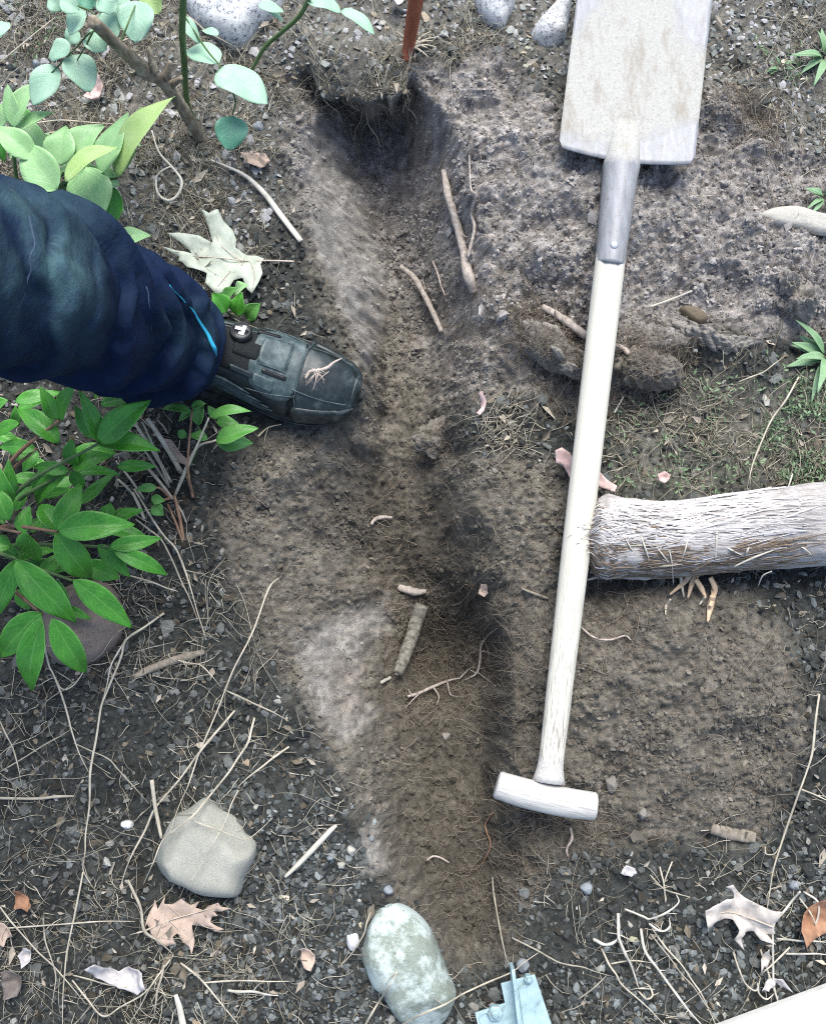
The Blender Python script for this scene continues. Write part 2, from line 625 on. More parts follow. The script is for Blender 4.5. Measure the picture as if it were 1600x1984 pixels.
in_tr = prof * endw * fade * near
lift = (hump(1080, 380, 220, 240, .035) + hump(1400, 460, 220, 120, .03) + hump(1330, 1330, 230, 170, .05) + hump(1450, 250, 130, 100, .02)
        + hump(1010, 1010, 120, 110, .02) + hump(640, 70, 150, 50, .025) + hump(1060, 665, 75, 45, .02, -.45) + hump(1240, 700, 70, 50, .03) + hump(1370, 680, 120, 30, .022, -.25)
        + hump(1250, 1000, 60, 60, .012) - hump(1130, 780, 60, 60, .035) - hump(880, 860, 25, 40, .022, .7) - hump(1140, 1130, 60, 40, .03)
        - hump(700, 30, 90, 30, .0) - hump(855, 1265, 70, 95, .0) - hump(1460, 235, 35, 30, .025) - hump(1420, 130, 30, 22, .02) + hump(560, 1560, 150, 120, .012))
H += lift * (1 - .8 * in_tr) * near
H += (fbm(X * 9, Y * 9, 20, 4) - .5) * .034 * near * (1 - .5 * in_tr)
# types of ground, and painted light and shade on the soil, as masks
DUG = [(540, 150), (640, 150), (800, 120), (960, 95), (1090, 250), (1240, 310), (1400, 170), (1600, 330), (1650, 420), (1650, 640), (1450, 650), (1330, 640), (1250, 760), (1120, 800), (1000, 770), (880, 800), (900, 870), (1060, 900), (1110, 960), (1110, 1120), (1170, 1140), (1290, 1140), (1450, 1160), (1530, 1250), (1560, 1450), (1480, 1640), (1250, 1640), (1060, 1660), (1000, 1720), (980, 1870), (880, 1880), (830, 1800), (740, 1720), (690, 1560), (610, 1430), (510, 1260), (420, 1060), (430, 920), (560, 830), (690, 770), (640, 640), (590, 500), (550, 330)]
dug = inside(QX, QY, DUG, 30) * near
clayp = np.maximum.reduce([
    inside(PX + wx * .5, PY + wy * .5, [(585, 240), (650, 210), (700, 330), (755, 470), (725, 640), (705, 700), (660, 600), (600, 440)], 11) * 1.0,
    inside(PX + wx * .4, PY + wy * .4, [(570, 1235), (625, 1195), (690, 1170), (735, 1150), (742, 1210), (700, 1260), (695, 1330), (720, 1395), (660, 1440), (605, 1365)], 16) * .85,
    inside(PX + wx * .4, PY + wy * .4, [(700, 1600), (735, 1585), (745, 1680), (700, 1690)], 12) * .7,
    inside(PX + wx * .5, PY + wy * .5, [(770, 190), (800, 190), (800, 300), (775, 290)], 14) * .6]) * near
moss = inside(QX, QY, [(1180, 800), (1330, 760), (1600, 700), (1700, 960), (1400, 960), (1190, 960)], 45) * near
dry = np.clip(inside(QX, QY, [(480, -100), (1750, -100), (1750, 700), (1240, 700), (1000, 760), (850, 640), (800, 500), (740, 400), (560, 400)], 130), 0, 1) * near  # loose upper soil, lightened further to paint in the stronger light there
moist_shade = inside(QX, QY, [(700, 850), (860, 900), (1000, 1180), (1050, 1500), (1250, 1640), (1100, 1700), (1000, 1880), (860, 1880), (760, 1680), (770, 1450), (760, 1150), (640, 980)], 80) * near  # moist lower soil, darkened further to paint in the weaker light
lit = fbm(X * 30, Y * 30, 90, 4) * near + .5 * (1 - near)

H -= (hump(868, 1262, 72, 88, .068) + hump(775, 1080, 45, 60, .025)) * near
H += dug * (1 - .9 * clayp) * (fbm(X * 24, Y * 24, 21, 4) - .5) * (.034 + .016 * dry) * (1 - .35 * in_tr)
rough = np.clip(.35 + .65 * dug - .78 * clayp, .1, 1) * near
rs = np.clip(.55 + dry * .55 - .15 * in_tr + .4 * inside(QX, QY, [(1180, 1560), (1300, 1540), (1300, 1660), (1180, 1660)], 40), .3, 1.3)
cl1 = crumbs(X, Y, .034, 101, .30 * 1)
cl2 = crumbs(X + .3, Y, .016, 202, .55)
cl3 = crumbs(X, Y + .2, .0085, 303, .8)
cl4 = crumbs(X + .11, Y, .0048, 404, .85)
sparse = sstep(.45, .62, fbm(X * 14, Y * 14, 55, 3))
H += near * rough * rs * (cl1 * sparse * (.2 + .5 * dry) * .55 + cl2 * (.08 + .5 * sparse) * .75 + cl3 * (.35 + .5 * sparse) + cl4 * .85)
bil = np.abs(fbm(X * 95, Y * 95, 66, 3) - .5) * 2
bil2 = np.abs(fbm(X * 190 + 3, Y * 190, 68, 2) - .5) * 2
H += near * (1 - .75 * clayp) * ((bil - .2) * .0085 * (.45 + .75 * dug) + (bil2 - .2) * .0052 * (.5 + .6 * dug) + (fbm(X * 120, Y * 120, 65, 3) - .5) * .004)
H += near * clayp * ((fbm(X * 18, Y * 18, 67, 3) - .5) * .008 + (fbm(X * 55 + Y * 20, Y * 260, 69, 3) - .5) * .0022)

# spade and boot lie on the ground: keep the soil just under them
SP_A, SP_B = P(1205, 318, .075), P(1063, 1520, .062)
SPD = (SP_A - SP_B) / np.linalg.norm(SP_A - SP_B)
tt = (X - SP_B[0]) * SPD[0] + (Y - SP_B[1]) * SPD[1]
dd = np.abs((X - SP_B[0]) * SPD[1] - (Y - SP_B[1]) * SPD[0])
zsp = SP_B[2] + tt * SPD[2] - .022
keep = sstep(.075, .03, dd) * sstep(-.09, -.04, tt) * near
keepb = sstep(.16, .10, dd) * sstep(.80, .84, tt) * near
kk = np.maximum(keep, keepb)
H = np.where(kk > 0, np.minimum(H, H * (1 - kk) + np.minimum(H, zsp) * kk), H)
BT_TOE, BT_MID = P(694, 764, .03), P(420, 690, .03)
BDIR = (BT_TOE - BT_MID) * np.array([1, 1, 0])
BDIR /= np.linalg.norm(BDIR)
BSIDE = np.array([-BDIR[1], BDIR[0], 0])
bu = (X - BT_TOE[0]) * BDIR[0] + (Y - BT_TOE[1]) * BDIR[1]
bv = (X - BT_TOE[0]) * BSIDE[0] + (Y - BT_TOE[1]) * BSIDE[1]
kb = sstep(.085, .05, np.abs(bv)) * sstep(.03, -.02, bu) * sstep(-.36, -.32, bu) * near
H = H * (1 - kb) + np.minimum(H, .002 + .25 * H) * kb

# colour of the ground, with light above and shade lower down painted in
c_mul = np.stack([.030 + .03 * lit, .033 + .031 * lit, .030 + .028 * lit], -1)
c_dry_lit = np.stack([.245 + .13 * lit, .229 + .122 * lit, .214 + .114 * lit], -1)
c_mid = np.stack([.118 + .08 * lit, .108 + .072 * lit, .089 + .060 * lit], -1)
c_moi_shade = np.stack([.064 + .05 * lit, .057 + .045 * lit, .044 + .035 * lit], -1)
c_cla = np.stack([.21 + .13 * lit, .198 + .122 * lit, .178 + .11 * lit], -1)
c_mos = np.stack([.13 + .08 * lit, .128 + .075 * lit, .105 + .065 * lit], -1)
pink = inside(PX + wx * .3, PY + wy * .3, [(640, 1290), (695, 1280), (705, 1400), (640, 1400)], 25)[..., None]
c_cla = c_cla * (1 - pink) + pink * np.stack([.20 + .11 * lit, .18 + .098 * lit, .158 + .085 * lit], -1)
C = c_mul
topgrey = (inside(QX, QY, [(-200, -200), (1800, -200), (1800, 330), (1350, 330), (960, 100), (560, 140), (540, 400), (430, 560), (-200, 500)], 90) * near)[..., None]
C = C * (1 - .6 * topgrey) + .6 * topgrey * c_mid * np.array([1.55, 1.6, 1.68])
for mask, c in ((dug, c_mid), (dug * dry, c_dry_lit), (dug * moist_shade * .85, c_moi_shade), (moss * .8, c_mos), (clayp, c_cla)):
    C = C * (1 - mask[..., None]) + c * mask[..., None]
spk = (fbm(X * 160, Y * 160, 88, 2) - .5)[..., None]
C = np.clip(C * (1 + 1.1 * spk * near[..., None]), .012, .5)

NX, NY = len(GX), len(GY)
ii = (np.arange(NY - 1)[:, None] * NX + np.arange(NX - 1)[None, :]).ravel()
F = np.stack([ii, ii + 1, ii + NX + 1, ii + NX], -1)
# the far end is undercut: the turf hangs over the cut face
t_e = Y - ytop
lat = sstep(.0, .4, prof) * near
YS = Y + lat * np.where(t_e > 0, -.048 * np.exp(-(t_e / .075) ** 2), np.where(t_e > -.03, -.048 + .078 * endw, .03 * np.exp(-((t_e + .03) / .06) ** 2)))
DYS = YS - Y
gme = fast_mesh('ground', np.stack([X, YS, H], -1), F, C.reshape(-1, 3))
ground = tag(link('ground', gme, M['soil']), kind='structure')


def hz(x, y):
    x, y = np.asarray(x, float), np.asarray(y, float)
    i = np.clip(np.searchsorted(GX, x) - 1, 0, NX - 2)
    j = np.clip(np.searchsorted(GY, y) - 1, 0, NY - 2)
    fx = np.clip((x - GX[i]) / (GX[i + 1] - GX[i]), 0, 1)
    fy = np.clip((y - GY[j]) / (GY[j + 1] - GY[j]), 0, 1)
    return (H[j, i] * (1 - fx) + H[j, i + 1] * fx) * (1 - fy) + (H[j + 1, i] * (1 - fx) + H[j + 1, i + 1] * fx) * fy


def grid_at(A, x, y):
    i = np.clip(np.searchsorted(GX, x) - 1, 0, NX - 2)
    j = np.clip(np.searchsorted(GY, y) - 1, 0, NY - 2)
    return A[j, i]


def G(px, py, up=0.0):
    """where the sight line through (px, py) meets the ground, raised by up"""
    z = 0.0
    for _ in range(14):
        p = P(px, py, z)
        z = .5 * z + .5 * (float(hz(p[0], p[1])) + up)
    return P(px, py, z)


# ------------------------------------------------------------------ loose stuff on the ground
ICO_T = (1 + 5 ** .5) / 2
ICO_V = np.array([(-1, ICO_T, 0), (1, ICO_T, 0), (-1, -ICO_T, 0), (1, -ICO_T, 0), (0, -1, ICO_T), (0, 1, ICO_T), (0, -1, -ICO_T), (0, 1, -ICO_T), (ICO_T, 0, -1), (ICO_T, 0, 1), (-ICO_T, 0, -1), (-ICO_T, 0, 1)]) / 1.902
ICO_F = np.array([(0, 11, 5), (0, 5, 1), (0, 1, 7), (0, 7, 10), (0, 10, 11), (1, 5, 9), (5, 11, 4), (11, 10, 2), (10, 7, 6), (7, 1, 8), (3, 9, 4), (3, 4, 2), (3, 2, 6), (3, 6, 8), (3, 8, 9), (4, 9, 5), (2, 4, 11), (6, 2, 10), (8, 6, 7), (9, 8, 1)])


def rot_mats(n, tilt):
    yaw = rng.uniform(0, 6.283, n)
    tx = rng.normal(0, tilt, n)
    ty = rng.normal(0, tilt, n)
    cy, sy, cx, sx, cz, sz = np.cos(ty), np.sin(ty), np.cos(tx), np.sin(tx), np.cos(yaw), np.sin(yaw)
    Rz = np.zeros((n, 3, 3)); Rz[:, 0, 0] = cz; Rz[:, 0, 1] = -sz; Rz[:, 1, 0] = sz; Rz[:, 1, 1] = cz; Rz[:, 2, 2] = 1
    Rx = np.zeros((n, 3, 3)); Rx[:, 0, 0] = 1; Rx[:, 1, 1] = cx; Rx[:, 1, 2] = -sx; Rx[:, 2, 1] = sx; Rx[:, 2, 2] = cx
    Ry = np.zeros((n, 3, 3)); Ry[:, 1, 1] = 1; Ry[:, 0, 0] = cy; Ry[:, 0, 2] = sy; Ry[:, 2, 0] = -sy; Ry[:, 2, 2] = cy
    return Rx @ Ry @ Rz


def pick(n, weight):
    """n ground positions drawn with the probability weight (a grid)"""
    sub = weight * (near > .4)
    p = (sub * 1.0).ravel()
    core = np.zeros_like(weight, bool)
    jx0, jx1 = np.searchsorted(GX, DX0), np.searchsorted(GX, DX1)
    jy0, jy1 = np.searchsorted(GY, DY0), np.searchsorted(GY, DY1)
    core[jy0:jy1, jx0:jx1] = True
    p = p * core.ravel()
    k = rng.choice(len(p), n, p=p / p.sum())
    x = X.ravel()[k] + rng.uniform(-.001, .001, n)
    y = Y.ravel()[k] + rng.uniform(-.001, .001, n)
    return x, y


def lumps(name, n, weight, size, flat, tilt, col, mat, sink=.3, jit=.22, smooth=False):
    x, y = pick(n, weight)
    s = size(n)
    V0 = ICO_V[None] * (1 + rng.normal(0, jit, (n, 12, 1))) * np.stack([np.ones(n), rng.uniform(.5, .95, n), flat(n)], -1)[:, None, :]
    V = np.einsum('nij,nkj->nki', rot_mats(n, tilt), V0) * s[:, None, None]
    zz = hz(x, y)
    V[..., 0] += x[:, None]
    V[..., 1] += (y + grid_at(DYS, x, y))[:, None]
    V[..., 2] += (zz + s * flat(n) * (1 - sink))[:, None]
    Fx = (ICO_F[None] + (np.arange(n) * 12)[:, None, None]).reshape(-1, 3)
    cc = np.repeat(col(n, x, y), 12, axis=0)
    me = fast_mesh(name, V.reshape(-1, 3), Fx, cc, smooth=smooth)
    return tag(link(name, me, mat), kind='stuff')


boot_free = 1 - kb
mulchw = np.clip(1 - dug * 1.15, 0, 1) * (1 - clayp) * (1 - .6 * moss) * boot_free
palel = lambda n: rng.uniform(0, 1, n)


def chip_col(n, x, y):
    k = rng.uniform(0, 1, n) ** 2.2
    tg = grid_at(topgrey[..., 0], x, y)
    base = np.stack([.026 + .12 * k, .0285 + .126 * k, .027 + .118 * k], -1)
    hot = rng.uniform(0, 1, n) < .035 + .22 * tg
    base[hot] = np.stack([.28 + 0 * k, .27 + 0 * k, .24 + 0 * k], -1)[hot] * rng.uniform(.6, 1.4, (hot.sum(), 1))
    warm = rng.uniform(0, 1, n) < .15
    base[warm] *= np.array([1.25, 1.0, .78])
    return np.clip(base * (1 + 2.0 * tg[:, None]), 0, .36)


lumps('bark_mulch', 22000, mulchw * (.4 + lit), lambda n: np.minimum(rng.gamma(2.2, .00105, n) + .0014, .010), lambda n: rng.uniform(.15, .4, n), .5, chip_col, M['chip'], .1)


def crumb_col(n, x, y):
    g = grid_at(C, x, y)
    return np.clip(g * rng.uniform(.78, 1.12, (n, 1)), 0, .6)


lumps('soil_crumbs', 19000, np.clip(dug, 0, 1) * (1 - .9 * clayp) * (.25 + sparse + .2 * dry) * boot_free, lambda n: np.minimum(rng.gamma(1.5, .0007, n) + .0010, .0042), lambda n: rng.uniform(.5, .85, n), .7, crumb_col, M['crumb'], .7, .34, False)
lumps('clods', 170, dug * (dry * 1.2 + .18 + 1.2 * inside(QX, QY, [(1180, 1560), (1320, 1520), (1480, 1560), (1400, 1660), (1180, 1650)], 40)) * (1 - clayp) * boot_free, lambda n: np.minimum(rng.gamma(1.6, .0014, n) + .0025, .009), lambda n: rng.uniform(.55, .85, n), .6, crumb_col, M['crumb'], .6, .34, False)
gravw = inside(QX, QY, [(380, 1500), (700, 1580), (740, 1750), (900, 1984), (1600, 1640), (1700, 2050), (300, 2050), (420, 1760)], 60) * (1 - dug) * boot_free
lumps('gravel', 4200, gravw * (.3 + lit) + .02 * mulchw, lambda n: np.minimum(rng.gamma(2.2, .0009, n) + .0015, .007), lambda n: rng.uniform(.15, .45, n), .4,
      lambda n, x, y: np.stack([.05 + .19 * (k := rng.uniform(0, 1, n) ** 2.6), .057 + .205 * k, .056 + .20 * k], -1), M['chip'], .2)


_pick = pick
def pick(n, weight):
    x = rng.uniform(-1.25, 1.25, n * 3)
    y = rng.uniform(-1.25, 1.35, n * 3)
    k = np.where((x < DX0) | (x > DX1) | (y < DY0) | (y > DY1))[0][:n]
    return x[k], y[k]


lumps('bark_mulch', 5000, mulchw, lambda n: rng.gamma(2.6, .0022, n) + .003, lambda n: rng.uniform(.15, .4, n), .5, chip_col, M['chip'], .1)
pick = _pick


def hairs(name, n, weight, length, rad, col, mat, k=3, seg=6, lift=.003, curl=1.0, rise=.01, taper=.3):
    x, y = pick(n, weight)
    L = length(n)
    a = rng.uniform(0, 6.283, n)
    ka = rng.normal(0, curl, n)
    kb2 = rng.normal(0, curl, n)
    pts = np.zeros((n, seg, 3))
    px_, py_ = x.copy(), y.copy()
    up = rng.uniform(0, 1, n)
    r0 = rad(n)
    for s in range(seg):
        u = s / (seg - 1)
        pts[:, s, 0], pts[:, s, 1] = px_, py_
        an = a + ka * u + kb2 * np.sin(u * 5)
        px_ = px_ + np.cos(an) * L / (seg - 1)
        py_ = py_ + np.sin(an) * L / (seg - 1)
    z = hz(pts[..., 0], pts[..., 1])
    zs = np.maximum(z, .5 * (z.max(1, keepdims=True) + z))
    arch = np.sin(np.linspace(0, 1, seg) * math.pi)[None, :] * (up ** 3 * rise)[:, None]
    pts[..., 2] = z * .45 + zs * .55 + lift * rng.uniform(.2, 1, n)[:, None] + arch
    pts[..., 1] += grid_at(DYS, pts[..., 0], pts[..., 1])
    T = np.gradient(pts, axis=1)
    T /= np.linalg.norm(T, axis=2, keepdims=True) + 1e-9
    N = np.array([0, 0, 1.0]) - T * T[..., 2:3]
    N /= np.linalg.norm(N, axis=2, keepdims=True) + 1e-9
    B = np.cross(T, N)
    tp = 1 - (1 - taper) * np.linspace(0, 1, seg)[None, :]
    th = np.arange(k) * 2 * math.pi / k
    V = pts[:, :, None, :] + (r0[:, None] * tp)[:, :, None, None] * (np.cos(th)[None, None, :, None] * N[:, :, None, :] + np.sin(th)[None, None, :, None] * B[:, :, None, :])
    base = (np.arange(n) * seg * k)[:, None, None]
    i = (np.arange(seg - 1) * k)[None, :, None]
    j = np.arange(k)[None, None, :]
    jn = (j + 1) % k
    Fq = np.stack([base + i + j, base + i + jn, base + i + k + jn, base + i + k + j], -1).reshape(-1, 4)
    me = fast_mesh(name, V.reshape(-1, 3), Fq, np.repeat(col(n), seg * k, axis=0))
    return tag(link(name, me, mat), kind='stuff')


def straw_col(n):
    k = rng.uniform(0, 1, n)
    c = np.stack([.14 + .42 * k, .125 + .39 * k, .09 + .32 * k], -1)
    return c


litw = (inside(QX, QY, [(-100, -60), (540, -60), (560, 130), (500, 330), (430, 620), (-100, 500)], 60) * 1.9
        + inside(QX, QY, [(520, 60), (800, 50), (1000, 90), (800, 130), (700, 200), (540, 180)], 25) * 2.4
        + inside(QX, QY, [(880, 790), (1100, 780), (1110, 930), (1060, 920), (940, 860)], 22) * 1.7
        + moss * 1.5 + inside(QX, QY, [(1350, -60), (1700, -60), (1700, 380), (1440, 300)], 60) * .7
        + inside(QX, QY, [(240, 1080), (430, 1130), (430, 1330), (200, 1330)], 50) * .8
        + inside(QX, QY, [(-60, 1560), (560, 1640), (600, 2050), (-60, 2050)], 80) * .5
        + .2 * mulchw) * boot_free * (.15 + 1.3 * sstep(.42, .62, fbm(X * 25, Y * 25, 61, 3)))
hairs('straw_litter', 9000, litw, lambda n: rng.gamma(2.2, .009, n) + .006, lambda n: rng.uniform(.00035, .00095, n), straw_col, M['straw_bits'], lift=.004, curl=.35, rise=.02)
hairs('dry_grass', 420, (inside(QX, QY, [(-60, 1100), (430, 1100), (560, 1300), (640, 1500), (560, 1640), (560, 2050), (-60, 2050)], 60) + inside(QX, QY, [(1100, 1720), (1700, 1600), (1700, 2050), (1050, 2050)], 60) * .8 + litw * .8) * boot_free, lambda n: rng.gamma(3, .018, n) + .02, lambda n: rng.uniform(.0003, .0007, n), straw_col, M['straw_bits'], seg=9, lift=.008, curl=.5, rise=.03)
rootw = (inside(QX, QY, [(985, 620), (1060, 610), (1135, 680), (1130, 720), (1040, 700)], 16) * 3 + inside(QX, QY, [(820, 480), (1150, 590), (1340, 700), (1230, 800), (1080, 780), (900, 700)], 40) * 1.3
         + inside(QX, QY, [(730, 1120), (1000, 1150), (1080, 1300), (960, 1420), (760, 1420)], 40) * 1.2
         + inside(QX, QY, [(850, 1550), (1180, 1560), (1200, 1680), (1000, 1760), (880, 1750)], 40) * 1.0
         + inside(QX, QY, [(1110, 1130), (1260, 1140), (1230, 1260), (1120, 1300)], 40) * 1.3
         + inside(QX, QY, [(1400, 190), (1520, 190), (1500, 290), (1410, 270)], 20) * 2.5
         + inside(QX, QY, [(590, 130), (800, 130), (780, 190), (620, 180)], 15) * 2 + .3 * dug) * (1 - .8 * clayp) * boot_free
hairs('fine_roots', 7000, rootw, lambda n: rng.gamma(2, .011, n) + .006, lambda n: rng.uniform(.00018, .0006, n),
      lambda n: np.stack([.12 + .22 * (k := rng.uniform(0, 1, n)), .10 + .185 * k, .075 + .15 * k], -1), M['root_bits'], lift=.003, curl=.9, rise=.012)


# torn roots and straws hanging from the turf edge
nh = 90
hx_ = np.interp(rng.uniform(0, 1, nh), [0, 1], [P(590, 170, 0)[0], P(790, 170, 0)[0]])
hj = np.clip(np.searchsorted(GX, hx_), 0, NX - 1)
yt_ = np.array([ytop[np.argmin(np.abs(GY - P(680, 160, 0)[1])), j_] for j_ in hj])
HV, HF, HC = [], [], []
for q in range(nh):
    l_ = rng.gamma(2, .012) + .008
    a0 = np.array([hx_[q], yt_[q] - .045 + rng.uniform(-.006, .02), rng.uniform(-.018, .004)])
    dr = np.array([rng.normal(0, .45), -.45 + rng.normal(0, .3), -1.0])
    pts_ = [a0 + dr * l_ * u + np.array([.004 * math.sin(7 * u + q), 0, 0]) for u in np.linspace(0, 1, 5)]
    Vh, Fh = tube(pts_, np.linspace(.0008, .0003, 5) * rng.uniform(.5, 1.2), 3, ref=np.array([1.0, 0, 0]), caps=False)
    HF.append(Fh + 15 * q)
    HV.append(Vh)
    k_ = rng.uniform(0, 1) ** 2
    HC.append(np.tile([[.07 + .36 * k_, .06 + .33 * k_, .045 + .27 * k_]], (15, 1)))
tag(link('hanging_roots', fast_mesh('hanging_roots', np.vstack(HV), np.vstack(HF), np.vstack(HC)), M['root_bits']), kind='stuff')


def leaflets(name, n, weight, size, col, mat):
    x, y = pick(n, weight)
    s = size(n)
    P0 = np.array([(0, 0, 0), (.35, .2, .12), (1, 0, .1), (.35, -.2, .12), (.45, 0, -.02)])
    R = rot_mats(n, .55)
    V = np.einsum('nij,kj->nki', R, P0) * s[:, None, None]
    V[..., 0] += x[:, None]
    V[..., 1] += (y + grid_at(DYS, x, y))[:, None]
    V[..., 2] += (hz(x, y) + rng.uniform(.001, .012, n))[:, None]
    Ft = (np.array([(0, 4, 1), (1, 4, 2), (2, 4, 3), (3, 4, 0)])[None] + (np.arange(n) * 5)[:, None, None]).reshape(-1, 3)
    me = fast_mesh(name, V.reshape(-1, 3), Ft, np.repeat(col(n), 5, axis=0))
    return tag(link(name, me, mat), kind='stuff')


gw = (inside(QX, QY, [(1470, 790), (1620, 740), (1620, 950), (1430, 950)], 35) * 1.2 + moss * .28
      + inside(QX, QY, [(1480, 90), (1560, 100), (1540, 170), (1480, 150)], 18) * .8 + inside(QX, QY, [(0, 0), (200, 0), (120, 130), (0, 120)], 30) * .25)
leaflets('moss', 2000, gw * .8 * (.1 + 1.4 * sstep(.4, .6, fbm(X * 30, Y * 30, 71, 3))), lambda n: rng.uniform(.003, .010, n),
         lambda n: np.stack([.07 + .16 * (k := rng.uniform(0, 1, n)), .12 + .20 * k, .06 + .13 * k], -1), M['moss'])
leaflets('leaf_litter', 1300, litw + .25 * mulchw, lambda n: rng.gamma(2.2, .0032, n) + .003,
         lambda n: np.stack([.14 + .34 * (k := rng.uniform(0, 1, n)), .12 + .31 * k, .09 + .26 * k], -1), M['straw_bits'])

# ------------------------------------------------------------------ stones
def pxpoly(pts, z):
    return np.array([P(x, y, z) for x, y in pts])


def smooth_closed(pts, n):
    pts = np.asarray(pts, float)
    m = len(pts)
    t = np.linspace(0, m, n, endpoint=False)
    i = t.astype(int)
    f = (t - i)[:, None]
    a, b, c, d = pts[(i - 1) % m], pts[i % m], pts[(i + 1) % m], pts[(i + 2) % m]
    return .5 * ((2 * b) + (c - a) * f + (2 * a - 5 * b + 4 * c - d) * f * f + (3 * b - a - 3 * c + d) * f ** 3)


def stone(name, label, outline, height, mat, cat='stone', group=None, sq=3.2, base=None, seed=0, facets=0, rug=.06, nth=72, nr=16, crumbly=0):
    """a stone whose plan is the outline (photo pixels); flattish top, rounded shoulders, underside in the ground"""
    cx = sum(p[0] for p in outline) / len(outline)
    cy = sum(p[1] for p in outline) / len(outline)
    g = G(cx, cy)
    zb = g[2] if base is None else base
    o = smooth_closed(pxpoly(outline, zb + height * .45), nth)
    c = o.mean(0)
    V, F = [], []
    prm = np.concatenate([np.linspace(0, .9, nr - 6, endpoint=False), np.linspace(.9, 1, 6)])
    for k, rho in enumerate(prm):
        zz = height * (1 - rho ** sq) ** .55
        for j in range(nth):
            q = c + (o[j] - c) * rho
            V.append((q[0], q[1], zb + zz))
    n1 = len(V)
    for rho, zz in ((.98, -.2), (.8, -.5)):
        for j in range(nth):
            q = c + (o[j] - c) * rho
            V.append((q[0], q[1], zb + zz * height))
    rows = nr + 2
    for r in range(rows - 1):
        for j in range(nth):
            F.append([r * nth + j, r * nth + (j + 1) % nth, (r + 1) * nth + (j + 1) % nth, (r + 1) * nth + j][::-1])
    V = np.array(V)
    size = np.linalg.norm(o - c, axis=1).mean()
    q = (V - c) / size
    nz = fbm(q[:, 0] * 1.6 + seed * 3.1, q[:, 1] * 1.6 + q[:, 2] * 2, 500 + seed, 4) - .5
    nf = fbm(q[:, 0] * 9 + seed, q[:, 1] * 9 + q[:, 2] * 9, 600 + seed, 4) - .5
    lvl = np.clip((V[:, 2] - zb) / height, 0, 1)
    V[:, 2] += nz * height * .55 * lvl * (rug / .06) + nf * size * rug * lvl ** .5
    if facets:
        rs_ = np.random.default_rng(seed)
        for _ in range(facets):
            a = rs_.uniform(0, 6.28)
            el = rs_.uniform(.35, .95)
            nrm = np.array([math.cos(a) * math.cos(el), math.sin(a) * math.cos(el), math.sin(el)])
            d = (V - np.array([c[0], c[1], zb])) @ nrm
            lim = rs_.uniform(.78, .93) * d.max()
            V -= np.clip(d - lim, 0, None)[:, None] * nrm * .9
    if crumbly:
        out_r = (V - np.array([c[0], c[1], zb]))
        out_r /= np.linalg.norm(out_r, axis=1)[:, None] + 1e-6
        a_, b_ = V[:, 0] + V[:, 2] * .7, V[:, 1] - V[:, 2] * .6
        j = (fbm(a_ * 55, b_ * 55, 610 + seed, 3) - .5) * .020 + np.abs(fbm(a_ * 110, b_ * 110, 620 + seed, 3) - .5) * .016 + crumbs(a_, b_, .011, 630 + seed, .8) * .9
        V = V + out_r * (j * crumbly)[:, None]
    me = mk(name, V, F, mat, None, smooth=True, top=True)
    rmax = np.linalg.norm(o - c, axis=1).max() + .004
    i0, i1 = np.searchsorted(GX, [c[0] - rmax, c[0] + rmax])
    j0, j1 = np.searchsorted(GY, [c[1] - rmax, c[1] + rmax])
    sx_, sy_ = X[j0:j1, i0:i1] - c[0], Y[j0:j1, i0:i1] - c[1]
    oa = np.arctan2(o[:, 1] - c[1], o[:, 0] - c[0])
    od = np.hypot(o[:, 0] - c[0], o[:, 1] - c[1])
    k_ = np.argsort(oa)
    rr_o = np.interp(np.arctan2(sy_, sx_), np.concatenate([oa[k_] - 2 * math.pi, oa[k_], oa[k_] + 2 * math.pi]), np.tile(od[k_], 3))
    rho_ = np.hypot(sx_, sy_) / rr_o
    sz_ = zb + height * np.clip(1 - rho_ ** sq, 0, 1) ** .55
    H[j0:j1, i0:i1] = np.where(rho_ < 1, np.maximum(H[j0:j1, i0:i1], sz_), H[j0:j1, i0:i1])
    return tag(me, label, cat, group)


def zp(pts, ox, oy, s):
    return [(ox + x * s, oy + y * s) for x, y in pts]


stone('stone', 'angular flat grey stone on the dark mulch above the tan oak leaf', zp([(1120, 705), (1165, 722), (1220, 770), (1290, 800), (1340, 850), (1400, 930), (1415, 985), (1400, 1060), (1350, 1150), (1330, 1225), (1300, 1265), (1200, 1265), (1100, 1250), (1020, 1210), (900, 1165), (850, 1130), (835, 1080), (850, 1000), (890, 930), (920, 860), (960, 805), (1030, 770)], 0, 1300, .35), .05, M['stone_grey'], sq=7, seed=3, facets=5, rug=.016)
stone('boulder', 'long rounded stone blotched with pale lichen beside the blue bracket', zp([(850, 785), (930, 805), (1010, 855), (1080, 930), (1120, 1010), (1160, 1110), (1200, 1210), (1245, 1330), (1225, 1420), (1150, 1530), (1000, 1560), (900, 1500), (840, 1420), (800, 1340), (740, 1290), (700, 1200), (670, 1110), (690, 1010), (715, 920), (770, 830)], 480, 1500, .325), .05, M['stone_lichen'], sq=3.4, seed=8, facets=2, rug=.02)
stone('stone', 'reddish brown rounded stone half hidden under the dark green leaves', [(100, 1150), (150, 1125), (205, 1130), (232, 1170), (240, 1215), (215, 1260), (170, 1290), (110, 1290), (80, 1250), (75, 1190)], .045, M['stone_red'], sq=3.5, seed=12)
stone('stone', 'pale speckled granite stone at the top behind the rose shoots', [(350, -40), (368, 30), (402, 60), (455, 86), (483, 70), (497, 52), (542, 8), (540, -60), (440, -90)], .045, M['stone_granite'], sq=5, seed=14, rug=.03)
stone('stone', 'whitish stone at the top between red stem and spade blade', [(925, -30), (930, 20), (968, 50), (985, 30), (1000, -10), (990, -50)], .03, M['stone_granite'], sq=3, seed=15, rug=.04)
